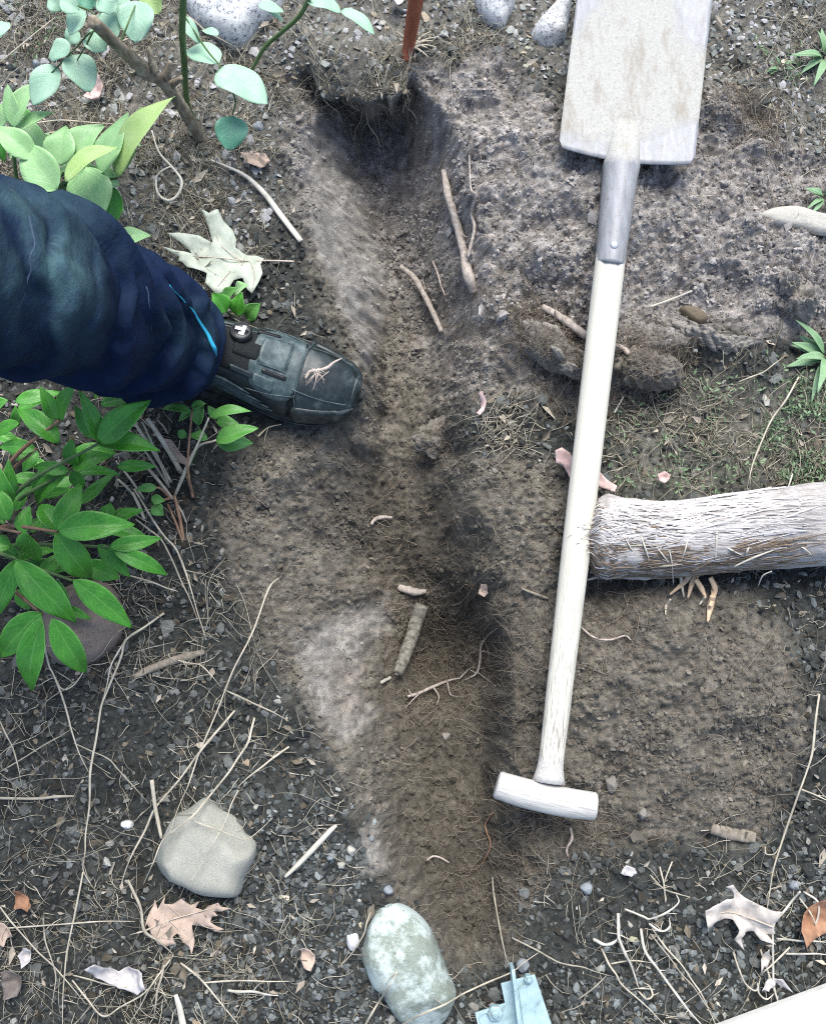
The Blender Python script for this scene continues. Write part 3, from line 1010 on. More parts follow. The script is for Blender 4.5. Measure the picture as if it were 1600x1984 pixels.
stone('stone', 'rough pale stone against the left edge of the spade blade', [(1030, 70), (1040, 40), (1085, -10), (1110, -20), (1100, 55), (1092, 78), (1060, 88)], .03, M['stone_granite'], sq=3, seed=16, rug=.05)
stone('stone', 'flat pale cream stone at the right edge in loose soil', [(1474, 414), (1500, 400), (1545, 397), (1590, 410), (1630, 420), (1640, 450), (1590, 452), (1540, 440), (1500, 432)], .012, M['stone_pale'], sq=4, seed=17, rug=.03)
stone('stone', 'smooth dark brown stone set in soil right of the shaft', [(1317, 600), (1325, 590), (1348, 594), (1370, 608), (1371, 621), (1355, 629), (1335, 620)], .014, M['stone_dark'], sq=4, seed=18, rug=.02, nth=40)
stone('soil_clod', 'large root bound lump of grey soil left of the shaft below the root stick', [(992, 622), (1020, 612), (1062, 630), (1110, 665), (1134, 690), (1128, 722), (1082, 716), (1030, 692), (1002, 662)], .030, M['clod'], 'clod', sq=2.2, seed=30, facets=0, rug=.16, nth=120, nr=34, crumbly=1.0)
stone('soil_clod', 'rooty lump of dark soil just right of the shaft under the short root end', [(1205, 690), (1240, 672), (1300, 690), (1325, 720), (1290, 748), (1235, 745), (1208, 725)], .03, M['clod_dark'], 'clod', sq=2.2, seed=31, facets=0, rug=.16, nth=120, nr=34, crumbly=1.0)
stone('soil_clod', 'fuzzy lump of rooty soil on the trench edge below the boot toe', [(805, 845), (840, 815), (890, 812), (902, 835), (880, 860), (845, 880), (815, 872)], .010, M['clod_dark'], 'clod', sq=2.2, seed=32, facets=0, rug=.16, nth=120, nr=34, crumbly=1.0)
stone('soil_clod', 'ridge of firm soil beside the smooth dark stone', [(1285, 612), (1330, 622), (1400, 648), (1470, 655), (1440, 676), (1370, 668), (1300, 645)], .022, M['clod'], 'clod', sq=2.2, seed=33, facets=0, rug=.12, nth=120, nr=34, crumbly=1.0)
stone('soil_clod', 'large angular clod of earth by the right edge below the cream stone', [(1532, 580), (1545, 560), (1565, 553), (1580, 570), (1578, 600), (1560, 612), (1540, 602)], .03, M['clod'], 'clod', sq=2.5, seed=19, facets=0, rug=.14, nth=120, nr=34, crumbly=1.0)
stone('soil_clod', 'smaller upright clod of earth above the large angular clod', [(1515, 540), (1528, 530), (1542, 545), (1540, 565), (1522, 562)], .025, M['clod'], 'clod', sq=2.5, seed=20, facets=0, rug=.14, nth=120, nr=34, crumbly=1.0)
stone('soil_clod', 'pale crumbly lump of soil between the forked root and the shaft', [(932, 432), (950, 420), (970, 428), (966, 442), (945, 447)], .014, M['clod'], 'clod', sq=2.5, seed=21, facets=0, rug=.14, nth=120, nr=34, crumbly=1.0)
hairs('root_mat', 900, (inside(QX, QY, [(985, 620), (1060, 605), (1140, 680), (1140, 730), (1040, 715)], 14) * 1.2 + inside(QX, QY, [(1200, 690), (1240, 668), (1330, 690), (1335, 730), (1290, 755), (1208, 740)], 14) + inside(QX, QY, [(800, 840), (845, 808), (905, 815), (880, 870), (830, 885)], 12)) * 1.0, lambda n: rng.gamma(2, .009, n) + .006, lambda n: rng.uniform(.0002, .0006, n),
      lambda n: np.stack([.10 + .24 * (k := rng.uniform(0, 1, n)), .085 + .205 * k, .065 + .17 * k], -1), M['root_bits'], lift=.004, curl=1.0, rise=.012)
pebs = [('white pebble on dark mulch left of the angular grey stone', 246, 1598, 12, 10, 'stone_white'), ('chalky white shard left of the lichen boulder', 683, 1826, 13, 17, 'stone_white'),
        ('blue grey pebble beside the pale peeled stick', 641, 1662, 9, 8, 'stone_blue'), ('squarish light pebble at the edge of the trench foot', 680, 1650, 9, 12, 'stone_pale'),
        ('small light chip of stone below the squarish pebble', 661, 1678, 8, 7, 'stone_pale'), ('grey pebble just above the tip of the lichen boulder', 752, 1727, 12, 9, 'stone_blue'),
        ('grey pebble next to the flange of the blue bracket', 1013, 1872, 14, 13, 'stone_blue'), ('round grey pebble right of the mulch near the grey oak leaf', 1540, 1718, 10, 10, 'stone_blue'),
        ('flat oval pebble in the trench mulch left of the bracket', 1137, 1722, 12, 12, 'stone_blue'), ('brownish stone flake in the crumbs below the T grip', 1185, 1520, 11, 17, 'clod'),
        ('rusty stone lump in crumbly soil at the mound foot', 1246, 1578, 9, 11, 'clod'), ('pale rounded stone in the pit floor', 864, 1428, 9, 10, 'clod'),
        ('slate blue pebble under the rose leaves', 70, 122, 8, 9, 'stone_blue'), ('violet grey pebble right of the lowest rose leaf', 500, 243, 12, 9, 'stone_blue')]
for i, (lb, x, y, rx, ry, mn) in enumerate(pebs):
    a = np.random.default_rng(i).uniform(.8, 1.2, 9)
    stone('pebble', lb, [(x + rx * a[k] * math.cos(-k * .698 - .3 * i), y + ry * a[k] * math.sin(-k * .698 - .3 * i)) for k in range(9)], .011, M[mn], 'pebble', sq=2.8, seed=40 + i, facets=2, rug=.06, nth=30, nr=10)

# ------------------------------------------------------------------ spade
UPZ = np.array([0, 0, 1.0])


def mat_wood(name, a, b_, grain, dirt, dirt_thr, axis_=None):
    m, t, b = mat_new(name)
    tc = nd(t, 'ShaderNodeTexCoord')
    mp = nd(t, 'ShaderNodeMapping')
    mp.inputs['Rotation'].default_value = (0, 0, math.atan2(*(axis_ if axis_ is not None else SPD[:2])))
    mp.inputs['Scale'].default_value = (1, 1, 1)
    t.links.new(tc.outputs['Object'], mp.inputs[0])
    m2 = nd(t, 'ShaderNodeMapping')
    m2.inputs['Scale'].default_value = (1, .035, 1)
    t.links.new(mp.outputs[0], m2.inputs[0])
    n = noise(t, m2.outputs[0], 520, 5, .65)
    base = ramp(t, n, [(.28, b_), (.62, a)])
    n2 = noise(t, m2.outputs[0], 900, 2, .5)
    sep = nd(t, 'ShaderNodeSeparateXYZ')
    t.links.new(mp.outputs[0], sep.inputs[0])
    # weathering grows towards the grip (wear, with its own place on the wood)
    mr = nd(t, 'ShaderNodeMapRange')
    mr.inputs[1].default_value = dirt_thr[0]
    mr.inputs[2].default_value = dirt_thr[1]
    t.links.new(sep.outputs[1], mr.inputs[0])
    cr = ramp(t, n2, [(.40, (1, 1, 1)), (.47, (0, 0, 0))])
    mm = nd(t, 'ShaderNodeMath', operation='MULTIPLY')
    t.links.new(cr, mm.inputs[0])
    t.links.new(mr.outputs[0], mm.inputs[1])
    c = mix(t, mm.outputs[0], base, grain)
    n3 = noise(t, mp.outputs[0], 190, 6, .75)
    sp = ramp(t, n3, [(.665, (0, 0, 0)), (.70, (1, 1, 1))])
    m3 = nd(t, 'ShaderNodeMath', operation='MULTIPLY')
    t.links.new(sp, m3.inputs[0])
    t.links.new(mr.outputs[0], m3.inputs[1])
    c = mix(t, m3.outputs[0], c, dirt)
    t.links.new(c, b.inputs['Base Color'])
    b.inputs['Roughness'].default_value = .55
    b.inputs['Specular IOR Level'].default_value = .35
    bump(t, b, n, .25, .0006)
    return m


spade = thing('spade', 'long spade with pale wooden T grip and mud-dusted steel blade on the soil', 'spade', (SP_A + SP_B) / 2)
SORG = ORIGIN[spade.name]
lenS = np.linalg.norm(SP_A - SP_B)
M['ash_wood'] = mat_wood('ash_wood', (.62, .60, .52), (.50, .475, .40), (.26, .24, .20), (.20, .18, .15), (-.05, -.35))
M['grip_wood'] = mat_wood('grip_wood', (.62, .605, .57), (.46, .445, .41), (.28, .265, .235), (.24, .21, .17), (.5, -.35))
SRT = np.cross(SPD, UPZ)
SRT /= np.linalg.norm(SRT)
SUP = np.cross(SRT, SPD)

M['grip_plain'] = mat_wood('grip_plain', (.54, .53, .50), (.42, .405, .37), (.24, .22, .19), (.20, .175, .14), (9., -9.), (P(1155, 1563) - P(962, 1520))[:2])
# blade: a dished plate; local u across (right), v along towards the tip, v=0 at the shoulders
mb_, tb_, bb_ = mat_new('blade_steel')
co = coords(tb_)
n1 = noise(tb_, co, 9, 5, .6)
n2 = noise(tb_, co, 330, 5, .8)
n3 = noise(tb_, coords(tb_, (1, .25, 1)), 160, 4, .6)
mud = ramp(tb_, n2, [(.33, (.22, .21, .20)), (.42, (.37, .365, .33)), (.7, (.47, .465, .42))])
steel = ramp(tb_, n3, [(.3, (.21, .215, .225)), (.7, (.32, .33, .345))])
att = nd(tb_, 'ShaderNodeAttribute', attribute_name='Col')
am = nd(tb_, 'ShaderNodeMath', operation='ADD')
tb_.links.new(att.outputs[2], am.inputs[0])
n4 = nd(tb_, 'ShaderNodeMath', operation='MULTIPLY_ADD')
tb_.links.new(noise(tb_, co, 60, 6, .75), n4.inputs[0])
n4.inputs[1].default_value = 1.1
n4.inputs[2].default_value = -.55
tb_.links.new(n4.outputs[0], am.inputs[1])
mk_ = ramp(tb_, am.outputs[0], [(.36, (0, 0, 0)), (.64, (1, 1, 1))])
stn = noise(tb_, coords(tb_, (1, .35, 1)), 42, 7, .75)
mud = mix(tb_, ramp(tb_, stn, [(.50, (0, 0, 0)), (.66, (.75, .75, .75))]), mud, (.27, .235, .19))
rst = noise(tb_, co, 120, 7, .8)
steel = mix(tb_, ramp(tb_, rst, [(.56, (0, 0, 0)), (.66, (.7, .7, .7))]), steel, (.20, .14, .10))
tb_.links.new(mix(tb_, mk_, steel, mud), bb_.inputs['Base Color'])
rr = nd(tb_, 'ShaderNodeMapRange')
rr.inputs[3].default_value = .42
rr.inputs[4].default_value = .9
tb_.links.new(mk_, rr.inputs[0])
tb_.links.new(rr.outputs[0], bb_.inputs['Roughness'])
bb_.inputs['Metallic'].default_value = .0
bump(tb_, bb_, n2, .35, .0008)
M['blade'] = mb_
bsc = np.linalg.norm(P(1343, 308, .075) - P(1079, 305, .075))
BW = bsc / 2
BLEN = .30
nu, nv = 40, 56
bc = (P(1343, 307, .072) + P(1079, 305, .072)) / 2


def blade_pt(u, v, dz_=0.0):
    """u -1..1, v metres from the shoulder line"""
    wv = BW * (1 + .00 * v)
    z = .010 * u * u + .004 * math.cos(u * 2) + .012 * (v / .3) ** 2 - .012 * max(0, (v / .3)) + dz_
    return bc + SRT * (u * wv) + SPD * v + SUP * z


BV, BF, BC = [], [], []
for side in (0, 1):
    for j in range(nv + 1):
        v = BLEN * j / nv
        for i in range(nu + 1):
            u = -1 + 2 * i / nu
            sh = -.007 * (1 - min(1, abs(u) / .95) ** 1.5) if j < 8 else 0
            cor = .010 * max(0, (abs(u) - .93) / .07) ** 2 if j == 0 else (.003 * max(0, (abs(u) - .93) / .07) ** 2 if j == 1 else 0)
            vv = v + sh * (1 - j / 8.0) + cor
            BV.append(blade_pt(u, vv, -.0022 * side))
            # where dried mud sits and where the bare steel shows
            k = .72
            k -= .6 * float(sstep(.62, 1.0, abs(u + .1) + .25 * max(0, (v - .16)) / .06) * sstep(.13, .19, v))
            k -= .5 * float(sstep(.035, .0, v - (.045 * max(0, u)))) * (1 if u > .12 else .75)
            BC.append((k, k, k))
st = (nu + 1) * (nv + 1)
for j in range(nv):
    for i in range(nu):
        a = j * (nu + 1) + i
        BF.append([a, a + 1, a + nu + 2, a + nu + 1])
        BF.append([st + a, st + a + nu + 1, st + a + nu + 2, st + a + 1])
for j in range(nv):
    for i in (0, nu):
        a, b2 = j * (nu + 1) + i, (j + 1) * (nu + 1) + i
        BF.append([a, b2, st + b2, st + a] if i == 0 else [b2, a, st + a, st + b2])
for i in range(nu):
    for j in (0, nv):
        a = j * (nu + 1) + i
        BF.append([a + 1, a, st + a, st + a + 1] if j == 0 else [a, a + 1, st + a + 1, st + a])
mk('blade', np.array(BV), BF, M['blade'], spade, cols=np.array(BC))


def along(py_, px_, z):
    return P(px_, py_, z)


# socket: rises out of the blade, wraps the shaft, ends in a rounded strap with a rivet
def on_axis(s):
    """s metres from the shoulder line towards the grip"""
    return SP_A - SPD * s


mpz = (CAM[2] - .07) / FPX
W0, W1 = 33 * mpz, 26 * mpz
sv, ns, kth = [], 46, 25
s0, s1 = -.075, 212 * mpz / .993
V, F = [], []
for a in range(ns):
    f = a / (ns - 1)
    s = s0 + (s1 - s0) * f
    if s < 0:
        g = (s - s0) / -s0
        hw, hh = W0 * (.74 + .26 * g), -.001 + .0205 * g ** 1.2
    else:
        g = s / s1
        hw, hh = W0 * 1.0 * (1 - g) + W1 * g, .0195 - .001 * g
    if s < .035:
        flare = math.exp(-((s - .002) / .012) ** 2)
        hw *= 1 + .05 * flare
    endr = s1 - s
    if endr < .016:
        hw_end = math.sqrt(max(0, 1 - (1 - endr / .016) ** 2))
    else:
        hw_end = 1
    ctr = on_axis(s) + SUP * (-.004)
    for k in range(kth):
        th = math.pi * (k / (kth - 1))
        thl = math.pi / 2 + (th - math.pi / 2) * (.32 + .68 * hw_end)
        V.append(ctr + SRT * (hw * math.cos(thl)) + SUP * (hh * math.sin(thl) * 1.0 - (.010 if k in (0, kth - 1) and s > 0 else 0)))
for a in range(ns - 1):
    for k in range(kth - 1):
        i = a * kth + k
        F.append([i, i + kth, i + kth + 1, i + 1][::-1])
n0 = len(V)
V = np.array(V)
M['socket'] = mottled('socket_steel', [(.3, (.22, .235, .27)), (.55, (.34, .36, .40)), (.75, (.46, .47, .49))], 40, .5, (1, .3, 1), .3, .0005)
M['socket'].node_tree.nodes['Principled BSDF'].inputs['Metallic'].default_value = .2
SCOL = np.repeat(np.array([[.75 - .75 * float(sstep(-.02, .025, (s0 + (s1 - s0) * a / (ns - 1))))] * 3 for a in range(ns)]), kth, axis=0)
sk = mk('socket', V, F, M['blade'], spade, cols=SCOL)
sm = sk.modifiers.new('solid', 'SOLIDIFY')
sm.thickness = .0018
sm.offset = 1
rc = on_axis(s1 - .022) + SUP * .0150
T1 = [rc + SUP * .0006, rc + SUP * .0018, rc + SUP * .0026, rc + SUP * .0028]
V, F = tube(T1, [.0052, .0050, .0036, .0008], 16, ref=SRT)
mk('rivet', V, F, M['socket'], sk)

# shaft
ss = np.linspace(.03, lenS - .008, 40)
pts = np.array([on_axis(s) for s in ss]) - SUP * .004
rad = np.interp(ss, [.03, s1, s1 + .35, lenS], [.0165, 30.5 * mpz, 28.5 * mpz, 23.5 * mpz])
V, F = tube(pts, rad, 28, ref=SUP, flat=.88)
mk('shaft', V, F, M['ash_wood'], spade)
# T grip: a slightly bowed bar
gl, gr = P(962, 1520, .062), P(1155, 1563, .062)
gm = (gl + gr) / 2 - SPD * .0035
gp = cat_rom([gl, (gl + gm) / 2 - SPD * .001, gm, (gm + gr) / 2 - SPD * .001, gr], 61)
gx = np.linspace(-1, 1, 61)
grad = .0178 - .0014 * np.abs(gx) ** 2
grad = grad * (1 - .10 * np.clip((np.abs(gx) - .975) / .025, 0, 1))
V, F = tube(gp, grad, 24, ref=SUP, flat=.9)
mk('grip', V, F, M['grip_plain'], spade)
cl = [on_axis(lenS - .042 + k * .008) - SUP * .004 for k in range(6)]
V, F = tube(cl[:], np.array([23.6, 23.9, 24.6, 26.0, 28.5, 33]) * mpz, 24, ref=SUP, flat=.85)
mk('grip_collar', V, F, M['grip_plain'], spade)

# ------------------------------------------------------------------ person: trousers and work boot
fab, tf, bf = mat_new('navy_canvas')
co = coords(tf)
nA = noise(tf, co, 9, 6, .65)
nB = noise(tf, co, 60, 6, .7)
weave = nd(tf, 'ShaderNodeTexNoise', Scale=900.0, Detail=2.0)
tf.links.new(coords(tf, (1, .6, 1)), weave.inputs['Vector'])
base = ramp(tf, nB, [(.3, (.0022, .0055, .022)), (.7, (.0036, .0110, .044))])
dustA = nd(tf, 'ShaderNodeAttribute', attribute_name='Col')
dm = nd(tf, 'ShaderNodeMath', operation='MULTIPLY')
tf.links.new(dustA.outputs[2], dm.inputs[0])
tf.links.new(ramp(tf, noise(tf, co, 26, 6, .72), [(.30, (.25, .25, .25)), (.68, (1, 1, 1))]), dm.inputs[1])
c = mix(tf, dm.outputs[0], base, (.075, .145, .160))
tf.links.new(c, bf.inputs['Base Color'])
bf.inputs['Roughness'].default_value = .82
bf.inputs['Specular IOR Level'].default_value = .10
bf.inputs['Sheen Weight'].default_value = .0
wr = noise(tf, coords(tf, (1, .45, .8)), 55, 5, .6)
add_ = nd(tf, 'ShaderNodeMath', operation='MULTIPLY_ADD')
tf.links.new(weave.outputs[0], add_.inputs[0])
add_.inputs[1].default_value = .10
tf.links.new(wr, add_.inputs[2])
bump(tf, bf, add_.outputs[0], .7, .006)
M['canvas'] = fab
M['teal'] = mottled('teal_piping', [(.3, (.02, .30, .46)), (.7, (.04, .42, .60))], 80, .55)
M['seam'] = mottled('seam_thread', [(.3, (.03, .05, .09)), (.7, (.06, .09, .14))], 200, .8)
M['boot'] = mottled('boot_leather', [(.3, (.007, .012, .014)), (.55, (.015, .025, .028)), (.75, (.045, .065, .068))], 70, .42, bstr=.35, bdist=.0008, spec=.45)
M['boot_plate'] = mottled('boot_plate', [(.3, (.020, .034, .036)), (.5, (.050, .078, .080)), (.75, (.15, .185, .185))], 75, .42, bstr=.35, bdist=.0008, spec=.45)
M['boot_cap'] = mottled('boot_cap', [(.34, (.005, .009, .010)), (.52, (.015, .025, .027)), (.74, (.085, .10, .10))], 60, .40, bstr=.4, bdist=.0008, spec=.45)
M['rubber'] = mottled('sole_rubber', [(.3, (.010, .013, .013)), (.7, (.04, .045, .042))], 120, .75, bstr=.4)
M['boot_mesh'] = mottled('boot_textile', [(.35, (.006, .008, .009)), (.65, (.018, .022, .023))], 500, .85, bstr=.8, bdist=.0008)
M['dial_white'] = mottled('dial_mark_white', [(.3, (.62, .64, .64)), (.7, (.74, .76, .76))], 80, .4)
M['dial'] = mottled('dial_black', [(.3, (.008, .009, .010)), (.7, (.02, .022, .024))], 80, .3)

heel = BT_TOE - BDIR * .303
heel = np.array([heel[0], heel[1], 0.0])
BX, BY, BZ = BDIR, BSIDE, UPZ
# lift the boot to the ground under it
gzs = [float(hz(*(heel + BX * s + BY * q)[:2])) for s in (.12, .18, .24, .28) for q in (-.03, 0, .03)]
B0 = float(np.percentile(gzs, 70))
heel[2] = B0 - .002

SS = [0, .012, .03, .06, .10, .14, .17, .20, .23, .255, .275, .290, .299, .303]
WR = [.012, .024, .031, .035, .035, .038, .044, .050, .0515, .048, .041, .031, .019, .006]
WL = [.012, .024, .031, .036, .038, .042, .047, .050, .0490, .045, .039, .030, .019, .006]
TT = [.070, .095, .108, .112, .112, .103, .092, .081, .073, .068, .061, .052, .043, .034]
sfine = np.linspace(0, .303, 200)


def sp(tab, s):
    v = np.interp(sfine, SS, tab)
    kern = np.hanning(17)
    kern /= kern.sum()
    vv = np.convolve(np.pad(v, 8, 'edge'), kern, 'valid')
    m = (sfine > .286)
    vv[m] = v[m]
    return np.interp(s, sfine, vv)


def bp(s, phi, off=0.0):
    """boot upper: s along the foot, phi 0 = lower/right side .. pi = left side"""
    c_, s_ = math.cos(phi), math.sin(phi)
    t = float(sp(TT, s))
    wd = float(sp(WR if c_ > 0 else WL, s)) + off
    z0 = .022
    ex = .78
    y = -wd * math.copysign(abs(c_) ** ex, c_)
    z = z0 + (t - z0 + off) * abs(s_) ** .80
    return heel + BX * (s + (off if s > .28 else 0)) + BY * y + BZ * z


def boot_grid(ss_, ph):
    V = [bp(s, p) for s in ss_ for p in ph]
    n = len(ph)
    F = [[i * n + j, (i + 1) * n + j, (i + 1) * n + j + 1, i * n + j + 1] for i in range(len(ss_) - 1) for j in range(n - 1)]
    return V, F


person = thing('person', 'person standing in dusty navy work trousers and a black safety boot', 'person', heel + BX * .1)
boot = None
ssb = np.concatenate([np.linspace(0, .27, 60), .303 - .033 * np.linspace(1, 0, 22)[1:] ** 1.8])
V, F = boot_grid(ssb, np.linspace(0, math.pi, 41))
boot = mk('boot', V, F, M['boot_mesh'], person)
ORIGIN[boot.name] = ORIGIN[person.name]


def patch(name, s0, s1, p0, p1, off, mat, parent, ns=18, np_=18, corner=.25, shape=None, thick=.002, smooth_edge=.5):
    """a panel lying on the upper; corners rounded in (s, phi)"""
    V, F = [], []
    for i in range(ns):
        a = -1 + 2 * i / (ns - 1)
        for j in range(np_):
            b = -1 + 2 * j / (np_ - 1)
            # square to rounded square
            k = corner
            aa = a * math.sqrt(1 - k * b * b / 2)
            b2 = b * math.sqrt(1 - k * a * a / 2)
            s = (s0 + s1) / 2 + (s1 - s0) / 2 * aa
            p = (p0 + p1) / 2 + (p1 - p0) / 2 * b2
            if shape:
                s, p = shape(s, p, aa, b2)
            e = max(abs(a), abs(b))
            o = off * (1 - max(0, (e - .86) / .14) ** 2 * smooth_edge)
            V.append(bp(min(s, .3028), math.radians(p), o))
    F = [[i * np_ + j, (i + 1) * np_ + j, (i + 1) * np_ + j + 1, i * np_ + j + 1] for i in range(ns - 1) for j in range(np_ - 1)]
    # skirt down to the upper
    rim = [i for i in range(np_)] + [i * np_ + np_ - 1 for i in range(1, ns)] + [(ns - 1) * np_ + j for j in range(np_ - 2, -1, -1)] + [i * np_ for i in range(ns - 2, 0, -1)]
    n = len(V)
    ctr = heel + BX * ((s0 + s1) / 2) + BZ * .03
    for r in rim:
        d = ctr - V[r]
        d = d / np.linalg.norm(d)
        V.append(V[r] + d * (thick + off))
    m = len(rim)
    for i in range(m):
        F.append([rim[i], rim[(i + 1) % m], n + (i + 1) % m, n + i])
    o = mk(name, np.array(V), F, mat, parent)
    return o


# leather quarter, toe cap, lace plate and its raised pieces
patch('quarter', .085, .225, 6, 66, .0016, M['boot'], boot, 24, 16, .1)
patch('quarter', .085, .215, 128, 174, .0016, M['boot'], boot, 24, 14, .1)
cap = patch('toe_cap', .228, .3026, 14, 164, .0024, M['boot_cap'], boot, 34, 30, .35, smooth_edge=.8)
patch('toe_bumper', .226, .3022, 2, 44, .0052, M['boot_cap'], boot, 30, 14, .35, smooth_edge=.9)
patch('toe_bumper', .232, .3022, 142, 177, .0046, M['boot_cap'], boot, 30, 12, .35, smooth_edge=.9)
patch('toe_rim', .2935, .3028, 30, 156, .0035, M['boot_cap'], boot, 10, 24, .3)
plate = patch('lace_plate', .166, .232, 40, 150, .0036, M['boot_plate'], boot, 30, 30, .75, thick=.004)
patch('lace_cover', .176, .215, 84, 120, .0060, M['boot_plate'], plate, 16, 16, .35, thick=.004)
patch('lace_cover', .176, .204, 54, 74, .0058, M['boot_plate'], plate, 14, 12, .3, thick=.004)
patch('lace_slot', .184, .218, 76, 83, .0050, M['dial'], plate, 12, 6, .2)
patch('lace_slot', .166, .196, 124, 131, .0052, M['dial'], plate, 12, 6, .2)
patch('strap', .146, .178, 62, 72, .0060, M['boot'], boot, 12, 8, .2)
patch('strap', .146, .178, 86, 104, .0060, M['boot_mesh'], boot, 12, 8, .2)
patch('tongue', .095, .176, 58, 122, .0032, M['boot_mesh'], boot, 18, 16, .4, thick=.004)
patch('collar', .100, .150, 130, 168, .0050, M['boot'], boot, 12, 14, .3)
for ph_, sA, sB in ((12, .095, .195), (18, .090, .205), (24, .090, .20), (30, .09, .19), (36, .09, .175)):
    pts = [bp(s, math.radians(ph_ + 2.2 * math.sin(s * 60)), .0034) for s in np.linspace(sA, sB, 16)]
    V, F = tube(pts, .0021 * np.sin(np.linspace(.15, 3.0, 16)) + .0004, 8)
    mk('side_ridge', V, F, M['boot_plate'], boot)
# stitched welt lines of the cap
for p0, p1 in ((16, 62), (118, 162)):
    pts = [bp(.2290 + .004 * math.sin((p - p0) / (p1 - p0) * 3.14), math.radians(p), .0034) for p in np.linspace(p0, p1, 24)]
    V, F = tube(pts, .0009, 6)
    mk('cap_seam', V, F, M['boot_plate'], boot)
for s_a, s_b, pa, pb in ((.168, .2305, 42, 60), (.168, .2305, 148, 132), (.2305, .2305, 58, 134), (.178, .214, 86, 86), (.178, .214, 118, 118), (.214, .214, 88, 117), (.225, .29, 70, 60), (.235, .285, 128, 138)):
    pts = [bp(s_a + (s_b - s_a) * u, math.radians(pa + (pb - pa) * u), .0058 if s_a < .22 and 80 < pa < 120 else .0042) for u in np.linspace(0, 1, 18)]
    V, F = tube(pts, .0006, 5)
    mk('stitching', V, F, M['boot_plate'], boot)
# closure dial with its white mark
dc = bp(.150, math.radians(112), .004)
dn = dc - (heel + BX * .150 + BZ * .03)
dn /= np.linalg.norm(dn)
dx = BX - dn * (BX @ dn)
dx /= np.linalg.norm(dx)
dy = np.cross(dn, dx)
V, F = tube([dc - dn * .003, dc + dn * .004, dc + dn * .0075, dc + dn * .0085, dc + dn * .0080], [.0140, .0140, .0125, .0105, .0100], 32, ref=dx)
dial = mk('lace_dial', V, F, M['dial'], boot)
V, F = tube([dc + dn * .007 + (dx * math.cos(a) + dy * math.sin(a)) * .0115 for a in np.linspace(0, 6.283, 33)], .0011, 8, ref=dn, caps=False)
mk('dial_ring', V, F, M['boot'], dial)
ac = Acc()
for cx_, cy_, hx, hy in ((.0035, .0, .0022, .0068), (-.0028, .0012, .0045, .0022), (.0012, -.0052, .0022, .0018)):
    ac.add(*box(dc + dn * .0088 + dx * cx_ + dy * cy_, (dx, dy, dn), (hx, hy, .0006)))
mk('dial_mark', *ac.get(), M['dial_white'], dial, smooth=False)
# sole
no = 90
out = []
for k in range(no):
    u = k / no * 2
    if u < 1:
        s = -.004 + .313 * (.5 - .5 * math.cos(u * math.pi))
        out.append((s, -1))
    else:
        s = -.004 + .313 * (.5 + .5 * math.cos((u - 1) * math.pi))
        out.append((s, 1))
V, F = [], []
lv = [(-.004, .86), (.0, .97), (.006, 1.0), (.016, 1.0), (.024, .985), (.0285, .95), (.029, .90)]
for z, sc in lv:
    for s, sg in out:
        ws = max(.004, float(sp(WR if sg < 0 else WL, np.clip(s, 0, .303)))) + .0042
        if s < 0 or s > .303:
            ws = .004
        rise = .010 * float(sstep(.24, .305, s))
        V.append(heel + BX * (.15 + (s - .15) * (.985 + .015 * sc)) + BY * (ws * sg * sc) + BZ * (z + rise * (1 - z / .04)))
nl = len(lv)
for a in range(nl - 1):
    for k in range(no):
        F.append([a * no + k, a * no + (k + 1) % no, (a + 1) * no + (k + 1) % no, (a + 1) * no + k])
F.append([(nl - 1) * no + k for k in range(no)])
F.append([k for k in range(no)][::-1])
sole = mk('sole', V, F, M['rubber'], boot)
pts = []
for k in range(20, 72):
    s, sg = out[k % no]
    ws = max(.004, float(sp(WR if sg < 0 else WL, np.clip(s, 0, .303)))) + .0046
    pts.append(heel + BX * s + BY * (ws * sg) + BZ * (.021 + .010 * float(sstep(.24, .305, s)) * .4))
V, F = tube(pts, .0011, 6)
mk('sole_welt', V, F, M['boot_cap'], boot)

# trousers: hem over the boot, up past the knee to the hip; folded cloth
hem = P(388, 686, B0 + .085)
shin = P(255, 640, .235)
knee = P(-30, 540, .50)
hip = np.array([-.66, knee[1] - .06, .93])
path = cat_rom([hem + (hem - shin) * .01, hem * .5 + shin * .5 + UPZ * .0, shin, (shin + knee) / 2 + np.array([0, .004, .0]), knee, (knee + hip) / 2 + np.array([0.02, 0, .02]), hip], 300)
camdir = (CAM - shin) / np.linalg.norm(CAM - shin)
T, N, B = frames(path, camdir)
nsg, kt = len(path), 150
th = np.linspace(-math.pi, math.pi, kt, endpoint=False)
arc = np.concatenate([[0], np.cumsum(np.linalg.norm(np.diff(path, axis=0), axis=1))])
S2, T2 = np.meshgrid(arc, th, indexing='ij')
R0 = np.interp(arc, [0, .05, .16, .30, .45, .60, .95], [.053, .059, .068, .074, .078, .085, .11])
warp = (fbm(S2 * 9 + 3, T2 * 1.2, 810, 3) - .5) * 2


def ridge(x):
    return 1 - np.abs(((x + .5) % 1.0) - .5) * 2


def crease(ph, sharp=.90):
    q = ph % 1.0
    return q ** 1.2 * (1 - sstep(sharp, 1.0, q))


